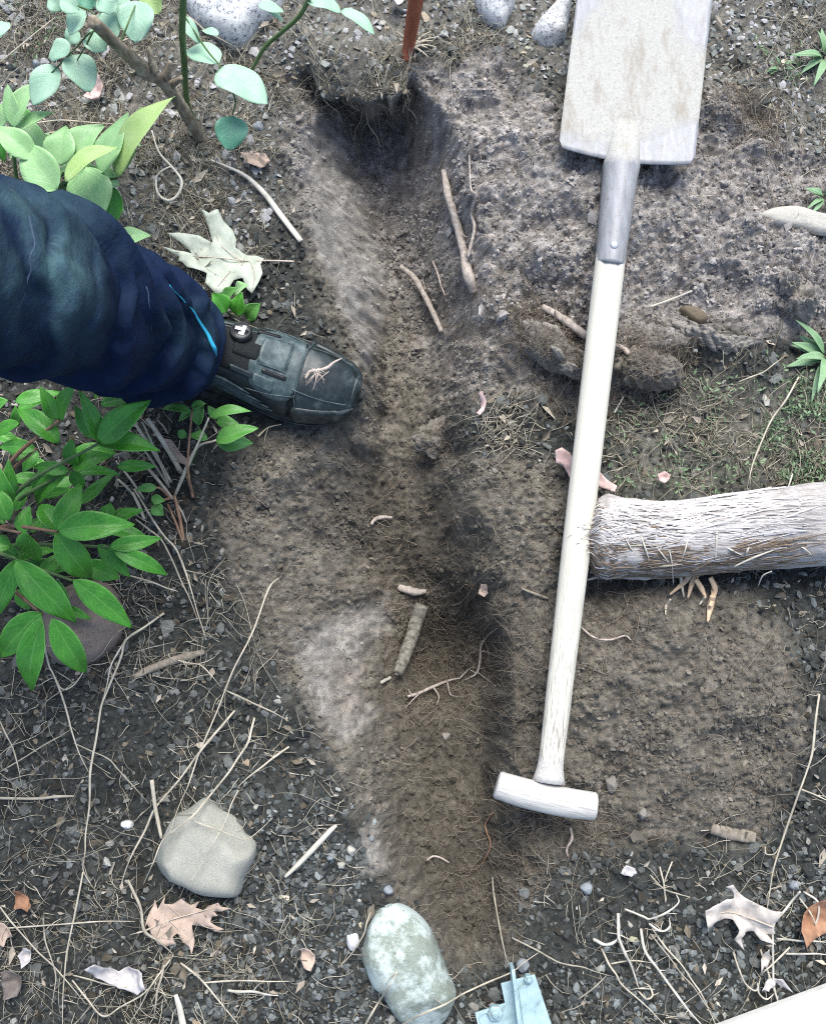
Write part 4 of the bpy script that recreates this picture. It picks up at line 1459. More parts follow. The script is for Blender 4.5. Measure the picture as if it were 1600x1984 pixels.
amp1 = np.interp(S2, [0, .02, .06, .2, .35, .5, .9], [.03, .22, .36, .34, .30, .2, .03])
slow = fbm(S2 * 5 + 2, T2 * .7, 830, 2)
ph1 = S2 * 9.5 - .06 * (T2 - .1) ** 2 - .27 * T2 + warp * .3
ph2 = S2 * 6.0 - .55 * T2 + warp * .25 + .4
disp = amp1 * crease(ph1) * (.35 + 1.1 * slow) + amp1 * .8 * crease(ph2, .86) * sstep(.40, .60, fbm(S2 * 7 + 9, T2 * .9, 834, 2)) - amp1 * .35
ph3 = S2 * 21 - .35 * T2 + warp * .6
disp += amp1 * .22 * crease(ph3, .85) * sstep(.45, .65, fbm(S2 * 12, T2 * 1.1, 840, 2))
disp += (fbm(S2 * 16, T2 * 1.6, 820, 3) - .5) * .05
R2 = R0[:, None] * (1 + disp)
R2 *= 1 + .10 * np.cos(T2 - math.pi) * np.exp(-(S2 / .08) ** 2)
V = path[:, None, :] + R2[..., None] * (np.cos(T2)[..., None] * N[:, None, :] * .92 + np.sin(T2)[..., None] * B[:, None, :])
# the hem runs lower at the heel
V += (-T[:, None, :]) * (.030 * np.cos(T2 - math.pi) * np.exp(-(S2 / .05) ** 2))[..., None]
TRV = V
i = (np.arange(nsg - 1) * kt)[:, None]
j = np.arange(kt)[None, :]
jn = (j + 1) % kt
Fq = np.stack([i + j, i + kt + j, i + kt + jn, i + jn], -1).reshape(-1, 4)
qx, qy = project(V[..., 0], V[..., 1], V[..., 2])
dust = np.maximum(np.exp(-(((qx - 90) / 95) ** 2 + ((qy - 520) / 120) ** 2)), .55 * np.exp(-(((qx - 30) / 120) ** 2 + ((qy - 400) / 60) ** 2)))
dust = np.maximum(dust, .25 * np.exp(-(((qx - 380) / 60) ** 2 + ((qy - 640) / 60) ** 2)))
dust = np.clip(dust * 1.4, 0, 1) * (.25 + .75 * sstep(-.02, .07, disp)) * .85 + .04
tro = mk('trousers', V.reshape(-1, 3), Fq, M['canvas'], person, cols=np.repeat(dust.reshape(-1, 1), 3, 1))
ORIGIN[tro.name] = ORIGIN[person.name]
md = tro.modifiers.new('solid', 'SOLIDIFY')
md.thickness = .0022
md.offset = -1


def trouser_pt(s, t_, off=.001):
    a = int(np.clip(np.searchsorted(arc, s), 0, nsg - 1))
    b_ = int(((t_ + math.pi) / (2 * math.pi) * kt)) % kt
    p = TRV[a, b_]
    d = p - path[a]
    return p + d / np.linalg.norm(d) * off


def trouser_px(x, y, off=.0012):
    d = (qx - x) ** 2 + (qy - y) ** 2 + np.where((N[:, None, :] * (TRV - path[:, None, :])).sum(-1) < 0, 1e6, 0)
    a, b_ = np.unravel_index(np.argmin(d), d.shape)
    p = TRV[a, b_]
    n_ = p - path[a]
    return p + n_ / np.linalg.norm(n_) * off


pq = cat_rom(np.array([(318., 545), (345, 575), (372, 605), (395, 640), (410, 668), (416, 690)]), 26)
pp = cat_rom([trouser_px(*q, .002) for q in pq], 34)
for _ in range(3):
    pp[1:-1] = (pp[:-2] + 2 * pp[1:-1] + pp[2:]) / 4
pp = pp + (CAM - pp) / np.linalg.norm(CAM - pp, axis=1)[:, None] * .0025
V, F = tube(cat_rom(pp[::2], 50), np.interp(np.linspace(0, 1, 50), [0, .35, .6, .9, 1], [.0006, .0008, .0019, .0026, .0018]), 10, flat=.7)
mk('piping', V, F, M['teal'], tro)
for q in ([(258, 480), (275, 520), (285, 570), (292, 620), (290, 660)], [(30, 350), (52, 420), (62, 480), (48, 560), (10, 650)]):
    pp = np.array([trouser_px(*z, .0006) for z in cat_rom(np.array(q, float), 40)])
    for k_ in range(0, 40, 2):
        pass
    for _ in range(2):
        pp[1:-1] = (pp[:-2] + 2 * pp[1:-1] + pp[2:]) / 4
    pp = pp + (CAM - pp) / np.linalg.norm(CAM - pp, axis=1)[:, None] * .0016
    V, F = tube(pp, .0011, 6, flat=.6)
    mk('seam', V, F, M['seam'], tro)
# hem band: the turned edge of the leg
pp = np.array([TRV[2, k] for k in range(0, kt, 2)] + [TRV[2, 0]])
V, F = tube(pp, .0022, 8, caps=False)
mk('hem', V, F, M['canvas'], tro, cols=np.full((len(V), 3), .1))

# ------------------------------------------------------------------ leaves and plants
def leaf_geo(base, tip, width, roll=0.0, fold=.25, arch=.12, shape='lance', nx=16, ny=8, wav=.04, seed=0, sidecurl=0.0):
    base, tip = np.asarray(base, float), np.asarray(tip, float)
    ax = tip - base
    L = np.linalg.norm(ax)
    t = ax / L
    side = np.cross(np.array([0, .12, 1.0]), t)
    side /= np.linalg.norm(side) + 1e-9
    up = np.cross(t, side)
    cr, sr = math.cos(roll), math.sin(roll)
    side, up = side * cr + up * sr, up * cr - side * sr
    V, UV = [], []
    ph = seed * 1.7
    for i in range(nx + 1):
        u = i / nx
        if shape == 'lance':
            wd = (math.sin(math.pi * min(1, u ** .82)) ** .85) * (1 - .25 * u) * 1.12 + .015
            wd *= 1.0 if u < .93 else 1.0
        elif shape == 'ovate':
            wd = math.sin(math.pi * min(1, u ** .78)) ** .62 * (1.04 - .1 * u) + .008
        elif shape == 'oval':
            wd = math.sqrt(max(0, 1 - abs(2 * u - 1) ** 2.4)) * .98 + .01
        else:
            wd = (math.sin(math.pi * u ** .7)) ** .8 + .01
        for j in range(ny + 1):
            v = -1 + 2 * j / ny
            o = wd * width / 2
            z = arch * L * math.sin(math.pi * u * .9) + fold * abs(v) * o - sidecurl * v * v * o
            z += wav * width * math.sin(u * 9 + ph + v * 2.0) * abs(v)
            z -= .05 * L * u * u * u
            bend = .04 * L * math.sin(u * 3.0 + ph)
            V.append(base + t * (u * L) + side * (v * o + bend * .5) + up * z)
            UV.append((u, v))
    F = []
    n = ny + 1
    for i in range(nx):
        for j in range(ny):
            F.append([i * n + j, (i + 1) * n + j, (i + 1) * n + j + 1, i * n + j + 1])
    return np.array(V), F, np.array(UV)


def add_leaf(parent, x0, y0, z0, x1, y1, z1, wpx, mat, roll=None, shape='lance', seed=0, **kw):
    a, b = P(x0, y0, z0), P(x1, y1, z1)
    wd = wpx * (CAM[2] - (z0 + z1) / 2) / FPX
    r = random.Random(seed)
    if roll is None:
        roll = r.uniform(-.35, .35)
    kw.setdefault('fold', r.uniform(.12, .42))
    kw.setdefault('arch', r.uniform(.05, .16))
    V, F, UV = leaf_geo(a, b, wd, roll, shape=shape, seed=seed, **kw)
    o = mk('leaf', V, F, mat, parent, uv=UV)
    m = o.modifiers.new('solid', 'SOLIDIFY')
    m.thickness = .0004
    return o


def stem(parent, name, pts, rad, mat, n=20, k=8):
    p = cat_rom(pts, n)
    V, F = tube(p, np.interp(np.linspace(0, 1, n), np.linspace(0, 1, len(rad)), rad), k)
    return mk(name, V, F, mat, parent)


def z7(x, y):
    return (x * .325, 720 + y * .325)


def z1(x, y):
    return (x * .35, y * .35)


M['splinter'] = mottled('splinter', [(.3, (.40, .28, .17)), (.7, (.62, .48, .34))], 80, .7)
M['bark_grey'] = mottled('bark_grey', [(.3, (.22, .20, .19)), (.7, (.46, .44, .43))], 150, .9)
M['bark_brown'] = mottled('bark_brown', [(.3, (.10, .075, .05)), (.7, (.26, .20, .14))], 150, .9)
# dark green plant on the lower left
pl = thing('leafy_plant', 'dark green broad leaved plant below the trouser leg', 'plant', P(-40, 1050, 0))
PL = [((590, 420), (900, 170), 165, .20, .22), ((585, 440), (955, 465), 135, .19, .17), ((600, 420), (475, 110), 105, .19, .24), ((575, 400), (450, 200), 100, .17, .20),
      ((360, 290), (455, 60), 115, .20, .24), ((345, 285), (235, 90), 100, .18, .20), ((350, 430), (105, 215), 135, .17, .16), ((565, 160), (640, 90), 40, .10, .12), ((600, 200), (850, 150), 110, .12, .12),
      ((215, 460), (-10, 450), 95, .14, .13), ((115, 310), (-30, 380), 85, .15, .13), ((-60, 230), (50, 170), 110, .14, .15), ((110, 320), (90, 200), 60, .10, .12),
      ((425, 570), (670, 500), 125, .12, .12), ((430, 600), (720, 620), 70, .10, .08), ((430, 590), (500, 690), 90, .11, .09), ((410, 590), (200, 570), 85, .13, .12), ((400, 600), (220, 800), 110, .12, .08), ((440, 560), (430, 400), 110, .12, .14),
      ((345, 955), (805, 905), 175, .19, .18), ((340, 950), (480, 660), 135, .18, .17), ((335, 960), (535, 1240), 175, .18, .12), ((165, 960), (215, 1140), 175, .16, .12), ((350, 940), (230, 800), 120, .16, .14),
      ((650, 1045), (965, 990), 95, .14, .12), ((680, 1055), (995, 1222), 100, .14, .10), ((585, 1030), (778, 1228), 105, .13, .10), ((490, 1150), (715, 1225), 120, .08, .06), ((420, 1060), (500, 1230), 90, .08, .05),
      ((100, 1115), (447, 1505), 185, .19, .14), ((430, 1245), (798, 1528), 150, .16, .11), ((95, 1115), (-20, 1480), 125, .18, .14), ((250, 1440), (-10, 1700), 175, .17, .13), ((255, 1465), (185, 1905), 165, .17, .11), ((300, 1475), (525, 1790), 160, .17, .11),
      ((330, 1240), (425, 1460), 100, .08, .06), ((70, 780), (-5, 555), 110, .15, .17), ((85, 740), (50, 520), 85, .13, .15), ((60, 885), (-40, 690), 130, .16, .16), ((130, 965), (175, 800), 115, .15, .15), ((60, 1050), (-60, 1000), 110, .12, .12),
      ((640, 870), (655, 780), 90, .08, .08), ((200, 720), (310, 560), 110, .09, .10), ((90, 830), (190, 680), 90, .10, .10), ((190, 960), (250, 870), 70, .08, .07), ((100, 1300), (180, 1420), 90, .08, .06), ((40, 1050), (110, 1100), 90, .10, .10), ((230, 480), (130, 600), 80, .08, .08), ((480, 480), (560, 560), 80, .08, .08)]
for k, (a, b, wd, za, zb) in enumerate(PL):
    add_leaf(pl, *z7(*a), za, *z7(*b), zb, wd * .325 * 1.0, M['peony'], seed=k)
for k in range(26):
    r = random.Random(5000 + k)
    x0, y0 = r.uniform(-20, 230), r.uniform(770, 1190)
    if x0 > 120 and y0 > 1090:
        continue
    a_ = r.uniform(-.9, .9) if r.random() < .6 else r.uniform(0, 6.28)
    l_ = r.uniform(60, 105)
    z_ = r.uniform(.03, .09)
    add_leaf(pl, x0, y0, z_, x0 + l_ * math.cos(a_), y0 + l_ * math.sin(a_), z_ - .01, l_ * r.uniform(.28, .4), M['peony'], seed=600 + k)
crown = P(-60, 1060, .0)
nodes = [((592, 425), .19), ((345, 955), .175), ((98, 1115), .17), ((255, 1450), .165), ((425, 585), .12), ((215, 460), .14), ((650, 1045), .13), ((350, 290), .18), ((430, 1245), .15), ((130, 960), .15), ((60, 800), .15)]
for k, (q, z) in enumerate(nodes):
    e = P(*z7(*q), z)
    mid_ = crown * .45 + e * .55 + np.array([.01 * (k % 3 - 1), .012 * (k % 2), .03])
    stem(pl, 'stem', [crown + np.array([.012 * math.cos(k), .012 * math.sin(k), -.01]), mid_, e], [.0035, .0028, .0016], M['red_petiole'] if k % 2 else M['green_stem'])

# sprig beside the heel of the boot
sp_ = thing('seedling', 'small light green seedling with upright stems under the boot heel', 'plant', G(352, 1040))
SPR = [((1245, 270), (1500, 235), 75, .09, .09), ((1290, 300), (1425, 310), 80, .06, .06), ((1285, 410), (1535, 335), 120, .08, .09), ((1290, 415), (1510, 430), 110, .06, .06), ((1240, 400), (1120, 385), 70, .06, .06),
       ((1140, 235), (965, 225), 60, .08, .07), ((1150, 240), (1060, 290), 50, .07, .06), ((1140, 215), (1230, 190), 55, .08, .08), ((1180, 320), (1210, 185), 90, .06, .07), ((935, 690), (810, 705), 55, .04, .04),
       ((915, 790), (975, 860), 85, .03, .03), ((900, 760), (985, 770), 60, .035, .035), ((900, 385), (860, 470), 60, .04, .03), ((1110, 390), (1060, 350), 55, .05, .05), ((1300, 280), (1240, 200), 60, .05, .06)]
for k, (a, b, wd, za, zb) in enumerate(SPR):
    add_leaf(sp_, *z7(*a), za, *z7(*b), zb, wd * .325, M['sprig'], seed=100 + k)
for a, m_, b, z, mm in (((1040, 745), (1140, 520), (1245, 275), .09, 'straw'), ((1040, 745), (1160, 470), (1288, 408), .08, 'straw'), ((1150, 740), (1120, 560), (1145, 225), .08, 'red_petiole'), ((1040, 745), (1190, 420), (1180, 320), .06, 'green_stem'), ((1020, 760), (960, 700), (930, 690), .04, 'red_petiole'), ((1030, 750), (960, 770), (915, 785), .03, 'red_petiole')):
    stem(sp_, 'stem', [G(*z7(*a), .002), P(*z7(*m_), z * .55 + .01), P(*z7(*b), z)], [.0020, .0016, .0012], M[mm])

# clump of dry stalks beside it
dc_ = thing('stalk_clump', 'clump of dry straw coloured stalks between the green plant and boot', 'dry stalks', G(350, 1000))
for a, b, z, r, mm in (((880, 280), (1080, 600), .07, .0034, 'straw'), ((800, 300), (1020, 660), .06, .0024, 'straw'), ((760, 330), (1010, 690), .05, .0016, 'straw_grey'), ((850, 300), (1010, 690), .06, .0018, 'straw_grey'), ((940, 290), (1000, 370), .05, .0014, 'straw'), ((840, 530), (1030, 760), .03, .0022, 'straw'),
                       ((1040, 740), (1095, 1010), .0, .0022, 'red_petiole'), ((1000, 790), (1090, 1020), .0, .0016, 'red_petiole'), ((1110, 620), (1150, 750), .0, .002, 'red_petiole'), ((790, 720), (860, 880), .02, .0022, 'straw'), ((700, 640), (800, 740), .03, .0018, 'straw'), ((1050, 780), (1110, 900), .0, .0014, 'straw_grey'), ((690, 530), (860, 760), .03, .0016, 'straw')):
    A_, B_ = P(*z7(*a), max(z, .012)), G(*z7(*b), .004)
    stem(dc_, 'stalk', [A_, (A_ + B_) / 2 + np.array([.002, 0, .006]), B_], [r * .8, r, r], M[mm], 14, 7)

# pale plant on the upper left, behind the knee
pu = thing('leafy_plant', 'pale yellowish green leafy plant above the trouser leg', 'plant', P(60, 330, 0))
PU = [((650, 985), (962, 525), 165, .13, .17, 'y'), ((560, 965), (700, 615), 150, .13, .15, 'p'), ((640, 960), (790, 590), 110, .11, .14, 'y'), ((360, 1000), (655, 815), 120, .16, .16, 'y'), ((335, 915), (360, 690), 160, .12, .13, 'p'), ((380, 870), (575, 690), 150, .12, .13, 'p'),
      ((310, 1060), (150, 790), 190, .15, .15, 'p'), ((200, 880), (-30, 700), 130, .15, .16, 'p'), ((450, 990), (365, 1080), 110, .08, .07, 'd'), ((475, 920), (560, 1210), 215, .13, .10, 'p'), ((520, 1000), (660, 1020), 150, .10, .10, 'p'), ((630, 1030), (600, 1290), 130, .09, .06, 'd'), ((640, 1340), (835, 1300), 90, .06, .05, 'p'),
      ((90, 705), (40, 465), 90, .13, .15, 'p'), ((60, 700), (185, 455), 110, .13, .15, 'p'), ((100, 730), (300, 610), 80, .13, .13, 'p'), ((-10, 700), (30, 560), 80, .12, .13, 'p'), ((10, 780), (20, 900), 70, .08, .06, 'd'), ((600, 1130), (690, 1170), 70, .06, .05, 'p'), ((300, 900), (230, 1010), 120, .10, .10, 'p')]
for k, (a, b, wd, za, zb, c) in enumerate(PU):
    add_leaf(pu, *z1(*a), za, *z1(*b), zb, wd * .35 * 1.2, M[{'y': 'peony_yellow', 'p': 'peony_pale', 'd': 'peony'}[c]], seed=200 + k)
for k in range(12):
    r = random.Random(7000 + k)
    x0, y0 = r.uniform(-10, 215), r.uniform(255, 400)
    if y0 > 330 + x0 * .45:
        y0 = 330 + x0 * .3
    a_ = r.uniform(-2.2, .3)
    l_ = r.uniform(60, 100)
    z_ = r.uniform(.04, .09)
    add_leaf(pu, x0, y0, z_, x0 + l_ * math.cos(a_), y0 + l_ * math.sin(a_), z_ + .01, l_ * r.uniform(.38, .55), M[r.choice(['peony_pale', 'sprig', 'peony_pale', 'peony_yellow'])], seed=700 + k)
cr2 = P(40, 400, 0)
for q, z in (((650, 985), .12), ((340, 960), .13), ((475, 920), .12), ((90, 705), .12), ((560, 965), .11), ((640, 1330), .05)):
    e = P(*z1(*q), z)
    stem(pu, 'stem', [cr2, cr2 * .4 + e * .6 + UPZ * .015, e], [.003, .0024, .0015], M['green_stem'])
# two small leaves beside the boot
sg = thing('seedling', 'little fresh green sprout between the oak leaf and the boot', 'plant', G(450, 600))
for k, (a, b, wd, za, zb, mm) in enumerate((((975, 675), (915, 595), 95, .05, .07, 'peony'), ((1020, 690), (1040, 590), 75, .04, .06, 'peony'), ((1060, 700), (1120, 640), 80, .03, .05, 'sprig'), ((960, 640), (1020, 570), 70, .03, .05, 'sprig'), ((1010, 600), (1070, 560), 70, .03, .05, 'peony_pale'))):
    add_leaf(sg, a[0] * .45, 300 + a[1] * .45, za, b[0] * .45, 300 + b[1] * .45, zb, wd * .45, M[mm], seed=300 + k)
stem(sg, 'stem', [G(452, 612), P(445, 608, .03), P(440, 602, .05)], [.0018, .0015, .0012], M['green_stem'])

# rose: woody cane with a knobbly cut, green shoots and round bluish leaves
ro = thing('rose_bush', 'rose with a knobbly brown cane and rounded bluish green leaves', 'rose', G(388, 268))
cane = [G(392, 274, -.01), P(374, 243, .035), P(345, 195, .085), P(312, 155, .125), P(285, 138, .15), P(258, 115, .18), P(215, 75, .24), P(180, 40, .29)]
cp = cat_rom(cane, 60)
cr_ = np.interp(np.linspace(0, 1, 60), [0, .15, .45, .52, .58, .64, .72, 1], [.0085, .0075, .0075, .0095, .011, .0085, .0075, .0068])
V, F = tube(cp, cr_, 14, prof=lambda s, t_: 1 + .16 * (fbm(s * 22, t_ * 1.5, 900, 3) - .5))
mk('cane', V, F, M['rose_bark'], ro)
for a, b, z in (((300, 140), (288, 92), .165), ((322, 150), (330, 118), .14), ((276, 140), (268, 158), .15), ((330, 165), (352, 150), .12)):
    V, F = tube(cat_rom([P(*a, z - .01), P((a[0] + b[0]) / 2, (a[1] + b[1]) / 2, z), P(*b, z + .008)], 8), np.linspace(.006, .0025, 8), 8)
    mk('spur', V, F, M['rose_bark'], ro)
stem(ro, 'shoot', [G(378, 236, 0), P(362, 195, .05), P(357, 120, .11), P(353, 60, .16), P(356, -30, .22)], [.0032, .0036, .0040, .0042, .004], M['green_stem'], 30)
stem(ro, 'shoot', [P(487, 136, .03), P(512, 92, .06), P(545, 62, .09), P(580, 30, .12), P(602, -10, .15)], [.0022, .0028, .003, .003, .003], M['green_stem'], 24)
RL = [((750, 0), (757, 232), 150, .22, 'r'), ((560, 70), (640, 215), 120, .22, 'r'), ((475, 60), (380, 190), 110, .22, 'r'), ((470, 195), (590, 275), 125, .20, 'r'), ((435, 170), (370, 235), 80, .18, 'r'), ((400, 300), (500, 505), 140, .17, 'r'), ((320, 370), (175, 575), 130, .16, 'r'), ((390, 240), (275, 330), 100, .18, 'r'),
      ((800, -40), (885, 70), 100, .20, 'y'), ((1215, 345), (1025, 270), 120, .12, 'r'), ((1195, 400), (1482, 570), 165, .13, 'r'), ((1285, 640), (1270, 830), 135, .09, 'd'), ((1000, 90), (1105, 235), 62, .14, 'r'), ((1205, 195), (1120, 160), 45, .12, 'r'), ((-40, 200), (50, 120), 90, .2, 'r'), ((330, 0), (440, 50), 90, .24, 'r'), ((560, -20), (630, 70), 110, .24, 'r'), ((270, -10), (350, 50), 80, .24, 'r'), ((690, -20), (640, 130), 110, .21, 'r'),
      ((450, -40), (520, 40), 90, .2, 'd')]
for k, (a, b, wd, z, c) in enumerate(RL):
    add_leaf(ro, *z1(*a), z, *z1(*b), z - .01, wd * .35 * 1.4, M[{'r': 'rose', 'y': 'peony_yellow', 'd': 'rose_dark'}[c]], shape='ovate', seed=400 + k, fold=.2, arch=.07, wav=.04)
for k, (a, b, wd, z) in enumerate((((250, -10), (430, 60), 105, .14), ((430, 50), (605, 175), 85, .12), ((0, 30), (135, 55), 70, .14), ((30, 20), (130, 110), 40, .13))):
    f = lambda q: (500 + q[0] * .375, q[1] * .375)
    add_leaf(ro, *f(a), z, *f(b), z - .01, wd * .375 * 1.1, M['rose'], shape='ovate', seed=450 + k, fold=.2, arch=.07, wav=.04)
for q in ([(357, 30, .14), (400, 95, .13), (425, 125, .125), (440, 150, .12)], [(425, 128, .12), (455, 190, .1), (450, 222, .092)], [(215, 78, .235), (180, 60, .22), (140, 100, .18), (100, 140, .16)], [(180, 60, .22), (165, 90, .2), (150, 115, .17)], [(230, 90, .22), (250, 40, .23), (262, 10, .22)], [(210, 70, .235), (180, 25, .235), (150, 10, .24)]):
    stem(ro, 'leaf_stalk', [P(*z) for z in q], [.0014, .0011, .0008], M['green_stem'], 14, 6)

# pale tufts of narrow leaves at the right edge
for lb, cx, cy, L, n, h_ in (('pale green tuft of narrow leaves at the right edge above the log', 1600, 690, 95, 18, .05), ('small pale green tuft at the right edge above the cream stone', 1598, 382, 60, 12, .035), ('pale green tuft at the right edge near the top', 1598, 110, 75, 14, .04), ('faint pale green weed right of the spade blade', 1512, 130, 32, 10, .02)):
    g = G(cx, cy)
    tf_ = thing('weed_tuft', lb, 'weed', g)
    for k in range(n):
        r = random.Random(k + int(cx + cy))
        a = r.uniform(0, 6.28)
        l = L * r.uniform(.55, 1.0)
        x1, y1 = cx + math.cos(a) * l, cy + math.sin(a) * l
        add_leaf(tf_, cx + math.cos(a) * 4, cy + math.sin(a) * 4, g[2] + .006, x1, y1, g[2] + r.uniform(.3, 1) * h_, r.uniform(10, 17) * L / 80, M['tuft'], seed=k, nx=8, ny=4)


# ------------------------------------------------------------------ fallen leaves
def flat_leaf(name, label, poly, mat, group=None, curl=.012, up=.004, seed=0, stalk=None, cat='fallen leaf', veins=None):
    cx = sum(p[0] for p in poly) / len(poly)
    cy = sum(p[1] for p in poly) / len(poly)
    g = G(cx, cy, up + .004)
    pts = np.array([P(x, y, g[2]) for x, y in poly])[:, :2]
    # refine the outline, keep the points
    m = len(pts)
    out_ = []
    for i in range(m):
        a, b = pts[i], pts[(i + 1) % m]
        out_ += [tuple(a), tuple(a * .67 + b * .33), tuple(a * .33 + b * .67)]
    n = len(out_)
    lo, hi = pts.min(0), pts.max(0)
    st_ = max(.0035, (hi - lo).max() / 22)
    gx_, gy_ = np.meshgrid(np.arange(lo[0], hi[0], st_), np.arange(lo[1], hi[1], st_))
    ins = np.zeros(gx_.shape, bool)
    dmin = np.full(gx_.shape, 1e9)
    oo = np.array(out_)
    for i in range(n):
        x0, y0 = oo[i]
        x1, y1 = oo[(i + 1) % n]
        ins ^= ((y0 > gy_) != (y1 > gy_)) & (gx_ < (x1 - x0) * (gy_ - y0) / (y1 - y0 + 1e-15) + x0)
        dmin = np.minimum(dmin, np.hypot(gx_ - x0, gy_ - y0))
    keep_ = ins & (dmin > st_ * .5)
    allp = [Vector(p) for p in out_] + [Vector((a, b)) for a, b in zip(gx_[keep_], gy_[keep_])]
    r = geometry.delaunay_2d_cdt(allp, [], [list(range(n))], 1, 1e-6)
    W_ = np.array([(v.x, v.y) for v in r[0]])
    c = W_.mean(0)
    s = (hi - lo).max()
    q = (W_ - c) / s
    rad_ = np.hypot(q[:, 0], q[:, 1])
    z = curl * (rad_ * 2) ** 2 * (.4 + 1.2 * fbm(q[:, 0] * 3 + seed, q[:, 1] * 3, 700 + seed, 2)) + (fbm(q[:, 0] * 5 + seed, q[:, 1] * 5, 720 + seed, 3) - .5) * curl * 1.2
    zg = hz(W_[:, 0], W_[:, 1])
    V = np.column_stack([W_, np.maximum(g[2] + z, zg + .0015 * 0 + np.minimum(up, .004))])
    o = mk(name, V, [list(f) for f in r[2]], mat, None, top=True)
    md = o.modifiers.new('solid', 'SOLIDIFY')
    md.thickness = .0006
    tag(o, label, cat, group)

    def on(x, y, du=.0012):
        p = P(x, y, g[2])
        k = np.argmin((W_[:, 0] - p[0]) ** 2 + (W_[:, 1] - p[1]) ** 2)
        return np.array([p[0], p[1], V[k, 2] + du])
    if stalk:
        pp = cat_rom([on(*q_) for q_ in stalk], 24)
        V2, F2 = tube(pp, np.linspace(.0006, .0012, 24), 6)
        mk('stalk', V2, F2, M['leaf_vein'], o)
    for vn in veins or []:
        pp = cat_rom([on(*q_, .0008) for q_ in vn], 14)
        V2, F2 = tube(pp, np.linspace(.0007, .0003, 14), 5)
        mk('vein', V2, F2, M['leaf_vein'], o)
    return o


z4 = lambda L: [(x * .45, 300 + y * .45) for x, y in L]
flat_leaf('oak_leaf', 'large pale greenish oak leaf above the boot and trouser leg', z4([(865, 240), (905, 262), (945, 248), (965, 290), (1005, 330), (1020, 370), (1015, 400), (1060, 430), (1110, 440), (1140, 455), (1125, 480), (1135, 520), (1120, 560), (1090, 610), (1070, 590), (1050, 540), (1010, 545), (985, 580), (960, 600), (930, 600), (890, 560), (895, 515), (850, 500), (810, 490), (790, 470), (775, 465), (780, 448), (740, 435), (715, 420), (790, 425), (830, 428), (800, 400), (765, 380), (735, 362), (800, 350), (860, 355), (920, 385), (905, 330), (890, 290)]),
          M['oak_green'], None, .014, .012, 1, z4([(860, 440), (960, 450), (1060, 458), (1160, 466), (1270, 470)]), veins=[z4([(1040, 455), (960, 400), (930, 340)]), z4([(1040, 458), (980, 520), (940, 570)]), z4([(960, 450), (850, 440), (760, 430)]), z4([(1080, 460), (1100, 520), (1095, 590)])])
z3 = lambda L: [(x * .35, 1300 + y * .35) for x, y in L]
flat_leaf('oak_leaf', 'tan spotted oak leaf just below the angular grey stone', z3([(825, 1390), (810, 1420), (830, 1340), (850, 1300), (865, 1260), (875, 1320), (920, 1240), (915, 1285), (960, 1290), (1010, 1255), (1040, 1280), (1060, 1295), (1110, 1270), (1085, 1310), (1130, 1320), (1165, 1290), (1220, 1270), (1235, 1295), (1290, 1300), (1240, 1320), (1190, 1320), (1215, 1345), (1180, 1352), (1170, 1385), (1210, 1405), (1250, 1415), (1200, 1438), (1150, 1420), (1100, 1412), (1065, 1405), (1070, 1450), (1080, 1500), (1070, 1560), (1050, 1520), (1010, 1490), (985, 1450), (960, 1470), (975, 1510), (930, 1520), (880, 1500), (850, 1460)]),
          M['oak_tan'], None, .012, .008, 2, z3([(1190, 1300), (1060, 1345), (940, 1380), (820, 1425), (770, 1440)]), veins=[z3([(1000, 1360), (930, 1290)]), z3([(1060, 1350), (1130, 1410), (1200, 1420)]), z3([(940, 1380), (1040, 1480), (1065, 1540)])])
z5 = lambda L: [(900 + x * .4375, 1350 + y * .4375) for x, y in L]
flat_leaf('oak_leaf', 'curled pale grey oak leaf lying on dark mulch at lower right', z5([(1050, 935), (1100, 915), (1150, 890), (1190, 892), (1190, 870), (1145, 835), (1175, 825), (1215, 870), (1240, 890), (1290, 915), (1340, 935), (1390, 940), (1370, 965), (1350, 1000), (1360, 1040), (1330, 1045), (1355, 1080), (1300, 1070), (1280, 1040), (1240, 1040), (1220, 1065), (1228, 1115), (1190, 1075), (1210, 1030), (1190, 990), (1150, 985), (1100, 1000), (1070, 1035), (1058, 1000)]),
          M['oak_grey'], None, .022, .014, 5, z5([(1080, 960), (1180, 960), (1280, 985), (1350, 1010)]))
flat_leaf('oak_leaf', 'pinkish curved leaf piece left of the shaft under the wood', [(1072, 878), (1085, 872), (1103, 880), (1112, 893), (1120, 905), (1130, 915), (1140, 920), (1158, 911), (1172, 930), (1190, 945), (1186, 958), (1170, 950), (1150, 940), (1125, 942), (1108, 935), (1098, 915), (1088, 903), (1075, 900)], M['oak_pink'], None, .012, .022, 6)
flat_leaf('oak_leaf', 'small pink leaf fragment on the mossy litter right of the shaft', [(1272, 920), (1285, 914), (1297, 922), (1292, 932), (1284, 937), (1274, 930)], M['oak_pink'], None, .008, .01, 7)
flat_leaf('dry_leaf', 'rust brown folded leaf fragment at the lower left edge', [(36, 1720), (52, 1738), (66, 1750), (60, 1763), (33, 1758), (31, 1745)], M['oak_brown'], None, .01, .012, 8)
flat_leaf('dry_leaf', 'small orange brown leaf left of the lichen boulder', [(586, 1834), (598, 1838), (611, 1850), (610, 1864), (604, 1879), (590, 1873), (583, 1857)], M['oak_tan'], None, .008, .01, 9)
flat_leaf('dry_leaf', 'crumpled whitish leaf lying among dry stems at the lower left', [(178, 1866), (195, 1858), (206, 1872), (228, 1885), (250, 1872), (280, 1880), (290, 1905), (272, 1922), (240, 1918), (212, 1906), (190, 1890)], M['oak_white'], None, .02, .012, 10)
flat_leaf('dry_leaf', 'brown lobed leaf cut by the left edge near the bottom', [(-10, 1780), (8, 1788), (28, 1812), (14, 1818), (12, 1832), (-10, 1825)], M['oak_tan'], None, .008, .01, 11)
